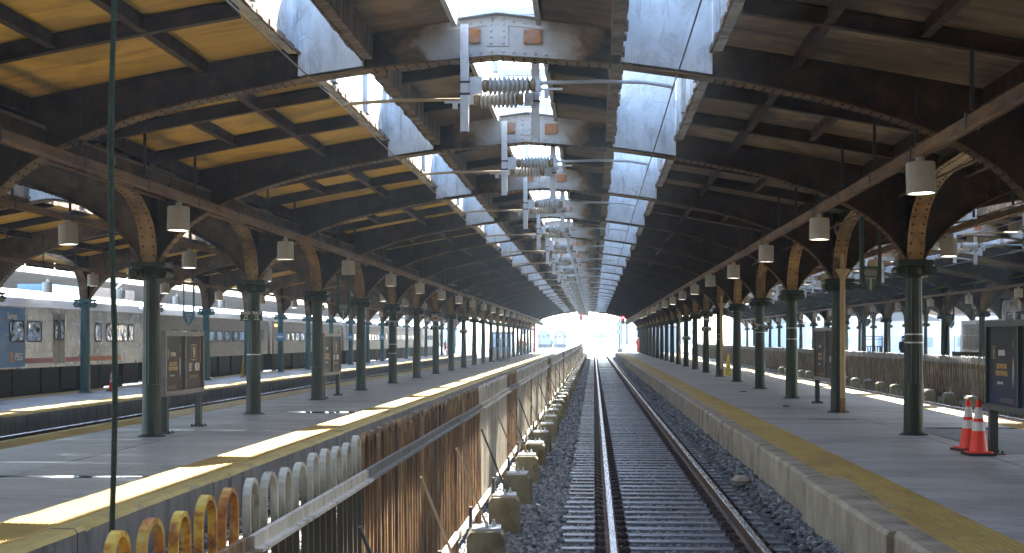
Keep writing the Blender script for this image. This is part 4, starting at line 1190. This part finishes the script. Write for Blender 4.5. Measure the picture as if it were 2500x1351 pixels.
G_AD = 'poster cases on the platforms'
board(XL, 25.2, 27.75, -1.03, .14, ZPL, 1, [('post_o', p_side), ('post_d', p_main)], 'grey framed double poster case behind the nearest left column', 'frame', G_AD)
board(XL, 40.3, 43.0, -1.05, .16, ZPL, 1, [('post_o', p_side), ('post_d', p_main)], 'smaller looking double poster case farther along the left platform', 'frame', G_AD)
board(5.62, 17.6, 20.75, -.99, .255, ZPR, -1, [('post_b', p_side), ('post_b', p_side)], 'dark green framed poster case beside two cones at the right edge', 'frame_g', G_AD)
board(5.62, 33.1, 36.7, -1.02, .28, ZPR, -1, [('post_d', p_main), ('post_o', p_side)], 'grey double poster case partly hidden by the column with beige pipe', 'frame', G_AD)

# ------------------------------------------------------------------ track signs, hanging station signs
def track_sign(x, y, z, a, b_, label, rz=0, tilt=0):
    t = thing('track_sign', label, 'sign', (x, y, z), 'track number signs on the columns', rz); t.rotation_euler = (0, tilt, rz)
    q = MB(); q.box(-.25,.25,-.012,.012,-.11,.11); p = q.obj('plate', M['signgreen'], t)
    for s, v in ((-1, a), (1, b_)):
        text('TRACK', .085, M['white'], p, (s*.125, -.014, .062), (pi/2,0,0), bold=.002, sx=.78)
        text(v, .08, M['white'], p, (s*.125, -.014, -.012), (pi/2,0,0), bold=.002)
        q = MB(); q.prism([(s*.195,-.075),(s*.15,-.055),(s*.15,-.068),(s*.07,-.068),(s*.07,-.082),(s*.15,-.082),(s*.15,-.095)], -.016, -.0125, 'y'); q.obj('arrow', M['white'], p)
    q = MB(); q.box(-.17,.17,.012,.03,-.02,.02); q.obj('mounting_strap', M['black'], t)
track_sign(XL, Yk(2)-.20, .52, '14', '13', 'green TRACK 14 and TRACK 13 sign on the second visible left column')
track_sign(XL, Yk(5)-.20, .60, '14', '13', 'green track number sign on a left column before the grey bin')
track_sign(XL, Yk(7)-.20, .55, '14', '13', 'pale edged track sign on the seventh left column')
track_sign(XL, Yk(9)-.20, .45, '14', '13', 'small distant track sign on the ninth left column')
track_sign(XR, Yk(4)-.20, .38, '12', '11', 'tilted green TRACK 12 and TRACK 11 sign on the right platform', 0, radians(11))
track_sign(XR, Yk(7)-.20, .48, '12', '11', 'level green track sign behind the yellow floor cone')
track_sign(XR, Yk(9)-.20, .05, '12', '11', 'lowest distant track sign on the right platform')
def hoboken(x, y, zb_, label, w=.34, mat='signgreen', ztop=2.66):
    t = thing('hanging_sign', label, 'sign', (x, y, zb_), 'hanging station name signs'); h = w/2
    for s in (-1, 1):
        q = MB(); q.box(s*h-.035, s*h+.035, -.05, -.042, .30, ztop-zb_); q.box(s*h-.035 if s < 0 else s*h+.027, s*h-.027 if s < 0 else s*h+.035, -.0415, .05, .30, ztop-zb_)
        q.obj('hanger_bar', M[mat], t)
    q = MB(); q.prism([(0,0),(h+.02,.26),(h+.02,.56),(-h-.02,.56),(-h-.02,.26)], -.03, .03, 'y'); p = q.obj('panel', M[mat], t)
    q = MB(); q.prism([(0,.05),(h-.05,.27),(h-.05,.53),(-h+.05,.53),(-h+.05,.27)], -.036, -.0305, 'y'); q.obj('face', M['face2'], p)
    text('HOBOKEN', .16, M['white2'], p, (0, -.0385, .43), (pi/2,0,0), sx=.32)
    q = MB(); q.box(-.10,.10,-.042,-.0365,.315,.33); q.box(-.018,.018,-.042,-.0365,.10,.3145); q.obj('emblem', M['white2'], p)
M['face2'] = plain('sign_face', (.07,.12,.105), .4); M['white2'] = plain('sign_letter', (.42,.44,.41), .5)
hoboken(5.4, 28.4, .86, 'green pentagon HOBOKEN sign hanging between the two nearest right columns')
hoboken(-7.7, 43.8, .55, 'pale HOBOKEN pentagon sign hanging above the second left poster case')
hoboken(-17.0, 59.4, .58, 'teal barred HOBOKEN sign hanging in front of the silver train', .42, 'teal')
hoboken(18.5, 76.0, .72, 'distant pentagon sign hanging before the locomotive', .42)
hoboken(18.5, 98.5, .82, 'small dark pentagon sign hanging beyond the rusty fence', .42)
hoboken(27.8, 113.5, .8, 'farthest small pentagon sign against the bright yard', .42)

# ------------------------------------------------------------------ downspouts on the right columns
def downspout(k, label):
    t = thing('downspout', label, 'drain pipe', (XR, Yk(k)-.26, 0), 'beige drain pipes on the right columns')
    q = MB(); q.tube([(.05,0,ZPR+.32),(.05,0,1.32)], .058, 12); q.obj('pipe', M['beige'], t, smooth=True)
    q = MB(); q.lathe([(.06,1.28),(.075,1.36),(.155,1.50),(.155,1.535),(.03,1.536)], 14, (.05,0,0)); q.obj('hopper', M['beige'], t, smooth=True)
    q = MB(); q.tube([(.05,0,1.53),(.04,.0,1.95),(.0,.02,2.2),(-.08,.08,2.42),(-.02,.2,2.62)], .05, 10); q.obj('offset_pipe', M['beige'], t, smooth=True)
    q = MB(); q.tube([(.05,0,ZPR),(.05,0,ZPR+.32)], .066, 12); q.obj('boot', M['frust'], t, smooth=True)
    q = MB()
    for z in (-.4, .75): q.lathe([(.066,z-.02),(.066,z+.02)], 12, (.05,0,0))
    kind(q.obj('pipe_clips', M['beige'], t), 'stuff')
downspout(2, 'beige drain pipe with funnel hopper on the second right column')
downspout(6, 'beige drain pipe left of the yellow cone on right platform'); downspout(10, 'distant pale drain pipe on the right column row')

# ------------------------------------------------------------------ cones
def cone(loc, h, label, sc=1.0, rz=0):
    t = thing('traffic_cone', label, 'cone', loc, 'orange traffic cones', rz)
    R = lambda z: .135*sc + (.028-.135*sc)*(z/h)
    q = MB(); q.box(-.185*sc,.185*sc,-.185*sc,.185*sc,0,.035); q.obj('rubber_base', M['rubber'], t)
    q = MB(); q.prism([(x*1.0, y) for x, y in rrect(-.165*sc,.165*sc,-.165*sc,.165*sc,.05)], .0355, .055, 'z'); q.obj('base_collar', M['conor'], t)
    q = MB(); q.lathe([(R(.055),.055),(R(h*.98),h*.98),(.018,h),(.008,h+.001)], 24); q.obj('body', M['conor'], t, smooth=True)
    for a, b_ in ((.44,.60),(.66,.86)):
        q = MB(); q.lathe([(R(a*h)+.003,a*h),(R(b_*h)+.003,b_*h)], 24); q.obj('reflective_sleeve', M['conwh'], t, smooth=True)
cone((5.36, 20.35, ZPR), .775, 'nearer and taller orange cone with two white bands, by the poster case', 1.0, .1)
cone((5.43, 21.17, ZPR), .74, 'orange cone standing just behind the nearer one', 1.0, .3)
cone((-16.6, 48.6, ZPL2), .71, 'lone orange cone on the platform beside the silver train', .9)
def wetcone(loc, label):
    t = thing('floor_cone', label, 'safety cone', loc, 'yellow wet floor cones', rnd.uniform(-.1,.3))
    q = MB(); pr = [(.15,0),(.135,.05),(.13,.055),(.045,.88),(.04,.93),(.02,.95)]
    vs = []; fs = []
    for r, z in pr:
        for k in range(8):
            a = pi/8+pi/4*k; vs.append((r*1.05*cos(a)*1.0, r*1.05*sin(a), z))
    for i in range(len(pr)-1):
        for k in range(8): fs.append((i*8+k, i*8+(k+1)%8, i*8+8+(k+1)%8, i*8+8+k))
    fs += [tuple(range(7,-1,-1)), tuple(range(len(pr)*8-8, len(pr)*8))]
    q.add(vs, fs); b = q.obj('body', M['yellowsign'], t)
    for s, z, sz in (('CAUTION', .56, .05), ('WET', .42, .06), ('FLOOR', .33, .06), ('CUIDADO', .22, .045)):
        text(s, sz, M['black'], b, (0, -(.139+(.042-.139)*z/.93)-.006, z), (pi/2-.10,0,0), bold=.002)
wetcone((-17.25, 69.8, ZPL2), 'yellow wet floor cone beside the silver train'); wetcone((6.0, 64.6, ZPR), 'yellow wet floor cone next to a right platform column')

# ------------------------------------------------------------------ rope, cages, litter, puddles
q = MB(); q.tube([(-1.705+.008*sin(i*.9), 5.0, 3.45-.23*i) for i in range(25)], [.0105+.0025*(i % 7 == 5) for i in range(25)], 8)
tag(q.obj('rope', M['rope'], smooth=True), 'dark green rope hanging straight down close to the camera', 'rope')
def cage(x, y, z, w, h, d, label, mat):
    t = thing('metal_cage', label, 'enclosure', (x, y, z), None)
    for i in range(9):
        q = MB(); xx = -w/2+w*i/8; q.box(xx-.035, xx+.035, -d/2-.02, -d/2+.02, 0, h*(1 if i in (0,4,8) else .62)); q.obj('slat', M[mat], t)
    for i in range(5):
        for s in (-1, 1):
            q = MB(); yy = -d/2+.06+(d-.12)*i/4; q.box(s*w/2-.02, s*w/2+.02, yy-.04, yy+.04, 0, h*.62); q.obj('slat', M[mat], t)
    for z_ in (.1, h*.6, h*.86, h*.96):
        q = MB(); q.box(-w/2-.03, w/2+.03, -d/2-.045, -d/2-.0205, z_, z_+.05); q.obj('rail', M[mat], t)
cage(-7.0, 108, ZPL, 1.15, 1.72, 1.2, 'grey barred cage between columns far along the left platform', 'frame')
cage(19.3, 101, ZPR-.05, 1.3, 1.9, .6, 'dark barred gate on the platform beyond the rusty fence', 'black')
for x, y, m, lab in ((4.6, 34.6, 'black', 'dark flattened litter on the right platform, nearer piece'), (4.55, 44, 'black', 'dark flattened litter on the right platform, farther piece'), (6.7, 62, 'white', 'crumpled white paper beside a right column'), (-16.4, 66, 'lampgrey', 'crumpled grey paper on the platform beside the train')):
    q = MB()
    z = ZPR if x > 0 else ZPL2
    pts = [(rnd.uniform(.05,.11)*cos(a), rnd.uniform(.05,.11)*sin(a)) for a in [i*pi/4 for i in range(8)]]
    q.prism(pts, .004, .03 if m == 'black' else .07, 'z'); tag(q.obj('litter', M[m], None, (x, y, z)), lab, 'litter')
tag(MB().lathe([(.13,0),(.16,.05),(.11,.10),(.05,.12)], 6).obj('rubble', M['edge'], None, (2.2, 21.6, -2.16)), 'grey broken concrete lump lying against the right platform wall', 'rubble')
t_ = NT('puddle_water'); t_.bump(t_.noise(30), .02, .002); M['water'] = t_.out((.10,.10,.10), .03, 0, .6)
def puddle(x, y, w, l, z, lab):
    q = MB(); n = 26; pts = []
    for i in range(n):
        a = 2*pi*i/n; r = 1+.28*sin(3*a+x)+.18*sin(7*a+y); pts.append((w/2*cos(a)*r, l/2*sin(a)*r))
    q.prism(pts, -.004, .0035, 'z'); kind(q.obj('puddle', M['water'], None, (x, y, z)), 'structure')
puddle(-6.6, 17.35, 2.2, .22, ZPL, ''); puddle(-7.9, 17.3, 1.3, .16, ZPL, ''); puddle(-6.1, 32.9, 1.9, .5, ZPL, ''); puddle(-5.4, 33.2, .9, .25, ZPL, '')
puddle(6.9, 26.4, 1.8, .3, ZPR, ''); puddle(4.9, 29.2, .8, .12, ZPR, '')
q = MB(); q.box(5.75, 7.6, 20.6, 26.2, ZPR+.001, ZPR+.005); kind(q.obj('asphalt_patch', M['patch']), 'structure')

def plate_sign(x, y, z, w, h, mat, label, txt=None):
    t = thing('plate_sign', label, 'sign', (x, y, z)); q = MB(); q.box(-w/2,w/2,-.01,.01,-h/2,h/2); p = q.obj('plate', M['lampgrey' if mat == 'red' else mat], t)
    q = MB(); q.box(-w*.38,w*.38,-.0125,-.0105,-h*.12,h*.12); q.obj('print', M['red' if mat == 'red' else 'white'], p)
M['skyblue'] = plain('sign_blue', (.10,.30,.55), .5)
for k, lab in ((8, 'first small pale blue plate on a teal column by the train'), (11, 'second small pale blue plate on a teal column by the train'), (13, 'farthest small blue plate on a teal column')):
    plate_sign(XL2, Yk(k)-.20, .12, .42, .42, 'skyblue', lab)
plate_sign(XL, Yk(6.98)-.2, 1.0, .34, .36, 'red', 'small red and white plate high on the seventh left column')
plate_sign(XR, Yk(7)-.2, .95, .30, .28, 'signgreen', 'small dark plate above the level track sign on right')
q = MB(); q.box(-.185,-.165,-.11,.11,.02,.95); q.obj('yellow_guard', M['yellowsign'], CL[6])
# pipe runs and junction boxes along the column rows
for x, lab in ((XL+.24, 'thin pipe run high along the left columns'), (XR-.24, 'thin pipe run high along the right columns')):
    q = MB(); q.tube([(x, 8, 2.42), (x, YEND-3, 2.42)], .022, 6)
    t = tag(q.obj('pipe_run', M['cable']), lab, 'pipe')
    for k in range(0, 12):
        b = MB(); b.box(x-.07, x+.07, Yk(k)+1.2, Yk(k)+1.42, 2.33, 2.52); b.obj('junction_box', M['frame'], t)
# ------------------------------------------------------------------ people
def person(loc, rz, h, jacket, legs, label, hat=None, pack=False, stride=.16):
    t = thing('person', label, 'person', loc, None, rz); s = h/1.75
    V = [(0,0,.95),(0,.0,1.15),(0,.01,1.36),(0,.01,1.47),(0,-.02,1.56),(0,-.02,1.68),
         (.09,0,.88),(.10,-stride*.6,.50),(.10,-stride*.3,.08),(.10,-stride*.3-.14,.03),
         (-.09,0,.88),(-.10,stride*.5,.50),(-.10,stride,.09),(-.10,stride-.13,.03),
         (.19,.01,1.39),(.25,.06,1.12),(.23,-.06,.90),(.23,-.09,.81),
         (-.19,.01,1.39),(-.25,-.02,1.12),(-.23,-.13,.92),(-.23,-.17,.84)]
    E = [(0,1),(1,2),(2,3),(3,4),(4,5),(0,6),(6,7),(7,8),(8,9),(0,10),(10,11),(11,12),(12,13),(2,14),(14,15),(15,16),(16,17),(2,18),(18,19),(19,20),(20,21)]
    R = [.15,.14,.16,.065,.085,.095,.10,.075,.05,.045,.10,.075,.05,.045,.075,.058,.045,.04,.075,.058,.045,.04]
    me = bpy.data.meshes.new('body'); me.from_pydata([(a*s,b*s,c_*s) for a,b,c_ in V], E, []); 
    o = bpy.data.objects.new('tmp', me); COL.objects.link(o)
    sk = o.modifiers.new('s', 'SKIN'); lay = me.skin_vertices[0].data
    for i, r in enumerate(R): lay[i].radius = (r*s, r*s*.85)
    lay[0].use_root = True
    o.modifiers.new('d', 'SUBSURF').levels = 1
    dg = bpy.context.evaluated_depsgraph_get(); ev = o.evaluated_get(dg)
    m2 = bpy.data.meshes.new_from_object(ev); bpy.data.objects.remove(o)
    m2.name = 'body'
    for m in (M['skin'], jacket, legs, M['black']): m2.materials.append(m)
    for p in m2.polygons:
        z = p.center.z/s; p.use_smooth = True
        p.material_index = 3 if z < .09 else (2 if z < .93 and abs(p.center.x/s) < .19 else (0 if z > 1.46 or (abs(p.center.x/s) > .17 and z < .9) else 1))
    put(m2, 'body', t)
    q = MB(); q.lathe([(.10*s,1.68*s),(.112*s,1.70*s),(.10*s,1.76*s),(.06*s,1.80*s),(.01,1.81*s)], 12, (0,-.01*s,0)); q.obj('hard_hat' if hat else 'hair', hat or M['black'], t, smooth=True)
    if pack: q = MB(); q.prism([(x*s, z*s) for x, z in rrect(-.17,.17,1.02,1.46,.08)], .10*s, .26*s, 'y'); q.obj('backpack', M['black'], t)
    return t
M['skin'] = plain('skin', (.30,.17,.11), .55); M['vis'] = plain('orange_jacket', (.62,.12,.05), .6); M['redj'] = plain('red_jacket', (.45,.05,.04), .6)
M['navy'] = plain('dark_trousers', (.03,.035,.06), .7); M['dkjacket'] = plain('dark_coat', (.03,.035,.05), .7)
person((18.7, 88, ZPR-.05), .2, 1.8, M['dkjacket'], M['navy'], 'person in dark coat with backpack walking beyond the rusty fence', None, True)
person((-8.3, 171, ZPL), .4, 1.75, M['vis'], M['vis'], 'worker in orange overalls at the far end of left platform', M['white'])
person((-8.9, 172.5, ZPL), -.5, 1.7, M['vis'], M['navy'], 'worker in orange jacket and dark trousers at far left platform end', M['white'], stride=.05)
person((5.3, 173, ZPR), .3, 1.75, M['redj'], M['redj'], 'worker in red overalls at the far end of right platform', M['white'])
person((-16.5, 150, ZPL2), .2, 1.75, M['redj'], M['vis'], 'worker in red and orange clothing beside the distant train', M['white'])
person((-15.7, 151, ZPL2), 1.2, 1.72, M['vis'], M['vis'], 'second orange worker near the distant train', M['white'])

# ------------------------------------------------------------------ yard beyond the shed mouth
M['mast'] = grunge('pale_yard_steel', [(.3,(.07,.07,.072)),(.7,(.12,.12,.12))], 3, (1,1,1), (.6,.8), bump=0)
M['redsteel'] = plain('red_oxide_steel', (.28,.07,.065), .6)
M['pale'] = grunge('pale_wall', [(.3,(.40,.41,.43)),(.7,(.52,.53,.55))], .5, (1,1,1), (.7,.9), bump=0)
M['palec'] = grunge('pale_canopy_concrete', [(.3,(.42,.40,.36)),(.7,(.56,.54,.50))], 1, (1,.3,1), (.7,.9), bump=0)
M['bluegrey'] = plain('blue_grey_wall', (.22,.28,.34), .7)
def gantry(y, x0, x1, zt, label):
    t = thing('overhead_gantry', label, 'gantry', (0, y, 0), 'steel gantries over the yard tracks')
    for x in (x0, (x0+x1)/2, x1):
        q = MB(); q.box(x-.11, x+.11, -.11, .11, -2.33, zt-.8); q.obj('mast', M['mast'], t)
    q = MB()
    for z in (zt-.8, zt): q.box(x0-.3, x1+.3, -.08, .08, z, z+.14)
    n = int((x1-x0)/1.1)
    for i in range(n):
        a = x0+(x1-x0)*i/n; b_ = x0+(x1-x0)*(i+1)/n
        q.tube([(a, 0, zt-.7), (b_, 0, zt)] if i % 2 else [(a, 0, zt), (b_, 0, zt-.7)], .035, 4)
    q.obj('truss', M['mast'], t)
    q = MB(); x = x0+2
    while x < x1: q.tube([(x,0,zt-.8),(x,0,zt-2.1)], .05, 4); q.box(x-.4,x+.4,-.03,.03,zt-1.6,zt-1.5); x += 2.9
    kind(q.obj('drop_hangers', M['mast'], t), 'stuff')
for i, (y, a, b_, z) in enumerate(((196, -27, 36, 5.0), (226, -34, 42, 5.6), (262, -30, 40, 6.4), (312, -46, 40, 7.6), (380, -40, 52, 9))):
    gantry(y, a, b_, z, ('nearest', 'second', 'third', 'fourth', 'farthest')[i] + ' pale steel gantry across the yard tracks')
for x, lab in ((-7.45, 'red oxide steel post left of the shed mouth'), (5.6, 'red oxide steel post right of the shed mouth')):
    t = thing('steel_post', lab, 'post', (x, 179.5, -2.33)); q = MB(); q.box(-.17,.17,-.15,-.13,0,6.5); q.box(-.17,.17,.13,.15,0,6.5); q.box(-.015,.015,-.1295,.1295,0,6.5); q.obj('shaft', M['redsteel'], t); q = MB(); q.box(-.35,.35,-.35,.35,-.02,.06); q.obj('base_plate', M['black'], t)
def yard_car(x, y, label, door):
    t = thing('train_car', label, 'train car', (x, y, 0), 'cars parked in the yard')
    q = MB(); q.prism([(-1.5,-1.2),(1.5,-1.2),(1.5,1.1),(1.2,1.7),(.6,1.95),(-.6,1.95),(-1.2,1.7),(-1.5,1.1)], 0, 22, 'y'); q.obj('body', M['inox2'], t)
    q = MB(); q.box(-.55,.55,-.04,-.002,-1.1,1.1); d = q.obj('end_door', M[door], t); q = MB(); q.box(-.28,.28,-.055,-.0405,.2,.85); q.obj('pane', M['glass'], d)
    for s in (-1, 1): q = MB(); q.box(s*1.02-.32,s*1.02+.32,-.02,-.002,.2,.9); q.obj('window', M['glass'], t)
    q = MB(); q.box(-1.4,1.4,.1,21,-2.05,-1.202); q.obj('underframe', M['under'], t)
yard_car(-11.2, 322, 'yard car with a blue end door, left one of the pair', 'bluebox'); yard_car(-7.6, 322, 'yard car with a white end door, right one of the pair', 'white')
def signal(x, y, z, label, hang=True):
    t = thing('signal', label, 'signal', (x, y, z))
    q = MB(); q.box(-.20,.20,0,.16,-.75,.15); q.obj('housing', M['black'], t)
    q = MB(); q.box(-.15,.15,-.012,-.001,-.70,-.30); q.obj('backboard', M['white'], t)
    q = MB(); q.lathe([(.13,-.03),(.13,-.001)], 16, (0,0,-.02), 'y'); q.obj('red_lamp', plain('red_lamp', (.9,.02,.03), .4, emit=5), t)
    q = MB(); q.prism([(-.09,-.38),(.09,-.38),(.09,-.45),(.03,-.52),(.03,-.66),(-.03,-.66),(-.03,-.52),(-.09,-.45)], -.02, -.0125, 'y'); q.obj('red_symbol', M['red'], t)
    q = MB(); q.tube([(0,.08,.15),(0,.08,.9)], .03, 6); q.obj('hanger', M['black'], t)
signal(3.45, 170, 2.55, 'red lit signal hung at the right of the shed mouth'); signal(-1.55, 172, 2.95, 'signal with red symbol hung over the fence at the shed mouth')
def mastsig(x, y, label):
    t = thing('signal_mast', label, 'signal', (x, y, -2.33)); q = MB(); q.tube([(0,0,0),(0,0,5.2)], .08, 8); q.obj('mast', M['mast'], t)
    for z in (3.4, 4.5): q = MB(); q.lathe([(.42,-.14),(.42,-.1)], 20, (0,0,z), 'y'); h = q.obj('signal_head', M['bluegrey'], t); q = MB(); q.lathe([(.1,-.17),(.1,-.141)], 12, (0,0,z), 'y'); q.obj('lens', M['white'], h)
    q = MB(); q.box(-.4,.4,-.3,.3,0,.9); q.obj('base_box', M['mast'], t)
mastsig(3.7, 205, 'round headed signal mast right of the shed mouth'); mastsig(-10.5, 215, 'round headed signal mast beyond the left platform end'); mastsig(14.5, 208, 'round headed signal mast beyond the right fence')
def shed(x, y, w, d, h, label, mat, gable=True):
    t = thing('building', label, 'building', (x, y, -2.33)); q = MB(); q.box(-w/2,w/2,0,d,0,h); q.obj('wall', M[mat], t)
    q = MB()
    if gable: q.prism([(-w/2-.3,h+.002),(w/2+.3,h+.002),(0,h+w*.22)], -.3, d+.3, 'y')
    else: q.box(-w/2-.1,w/2+.1,-.1,d+.1,h+.002,h+.35)
    q.obj('roof', M['mast'], t)
    n = max(1, int(w/3.2)); fl = max(1, int(h/3.4))
    for j in range(fl):
        for i in range(n):
            q = MB(); cx = -w/2+w*(i+.5)/n; q.box(cx-.7,cx+.7,-.06,-.002,1.1+j*3.3,2.6+j*3.3); q.obj('window', M['bluegrey'], t)
shed(2.2, 420, 5, 5, 2.8, 'small pale hut straight beyond the shed mouth', 'pale'); shed(12, 240, 4, 4, 4.2, 'blue grey signal cabin right of the shed mouth', 'bluegrey', False)
shed(-13, 200, 3, 3, 3.0, 'low blue grey cabin at the end of the left platform', 'bluegrey', False)
shed(-60, 420, 40, 20, 10, 'pale long building beyond the yard on the left', 'pale', False); shed(60, 380, 44, 20, 9, 'pale long building beyond the yard on the right', 'pale', False)
shed(10, 640, 70, 20, 10, 'pale apartment block at the end of the yard', 'pale', False)
shed(46, 215, 10, 16, 5, 'pale gabled shed behind the far right columns', 'pale'); shed(62, 230, 12, 18, 6, 'wide gabled shed behind the locomotive', 'pale'); shed(38, 290, 9, 12, 5.5, 'blue grey gabled shed beyond the right rows', 'bluegrey')
shed(-38, 260, 12, 16, 6, 'pale gabled shed beyond the silver train', 'pale')
# pale canopy and platform beyond the silver train
cn = thing('platform_canopy', 'pale concrete canopy running behind the silver train', 'canopy', (-27.5, 0, 0))
q = MB(); q.prism([(-4.2,2.75),(0,2.35),(4.2,2.75),(4.2,2.95),(0,2.6),(-4.2,2.95)], 34, 176, 'y'); q.obj('slab', M['palec'], cn)
for i in range(16): q = MB(); q.box(-.18,.18,38+i*9-.18,38+i*9+.18,-2.33,2.36); q.obj('column', M['palec'], cn)
c2 = thing('platform_canopy', 'farther pale canopy beyond the first one, left of the train', 'canopy', (-40, 0, 0))
q = MB(); q.prism([(-4.5,3.3),(0,2.9),(4.5,3.3),(4.5,3.55),(0,3.2),(-4.5,3.55)], 34, 190, 'y'); q.obj('slab', M['palec'], c2)
for i in range(16): q = MB(); q.box(-.18,.18,38+i*9-.18,38+i*9+.18,-2.33,2.91); q.obj('column', M['palec'], c2)

# ------------------------------------------------------------------ air
hz = MB(); hz.box(-325, 325, -75, 905, -4.2, 13.6)
t_ = bpy.data.materials.new('haze_air'); t_.use_nodes = True; nt = t_.node_tree
nt.nodes.remove(nt.nodes['Principled BSDF']); vol = nt.nodes.new('ShaderNodeVolumePrincipled')
vol.inputs['Color'].default_value = (.58,.79,1,1); vol.inputs['Density'].default_value = .00040; vol.inputs['Anisotropy'].default_value = .35
nt.links.new(vol.outputs[0], nt.nodes['Material Output'].inputs['Volume'])
kind(hz.obj('haze', t_), 'stuff')

# ------------------------------------------------------------------ lettering becomes plain mesh
dg = bpy.context.evaluated_depsgraph_get(); cache_t = {}
for o in [o for o in S.objects if o.type == 'FONT']:
    cu = o.data; key = (cu.body, round(cu.size, 4), round(cu.offset, 4), cu.materials[0].name)
    if key not in cache_t: cache_t[key] = bpy.data.meshes.new_from_object(o.evaluated_get(dg))
    n = put(cache_t[key], 'lettering', o.parent, o.location); n.rotation_euler = o.rotation_euler; n.scale = o.scale
    bpy.data.objects.remove(o)
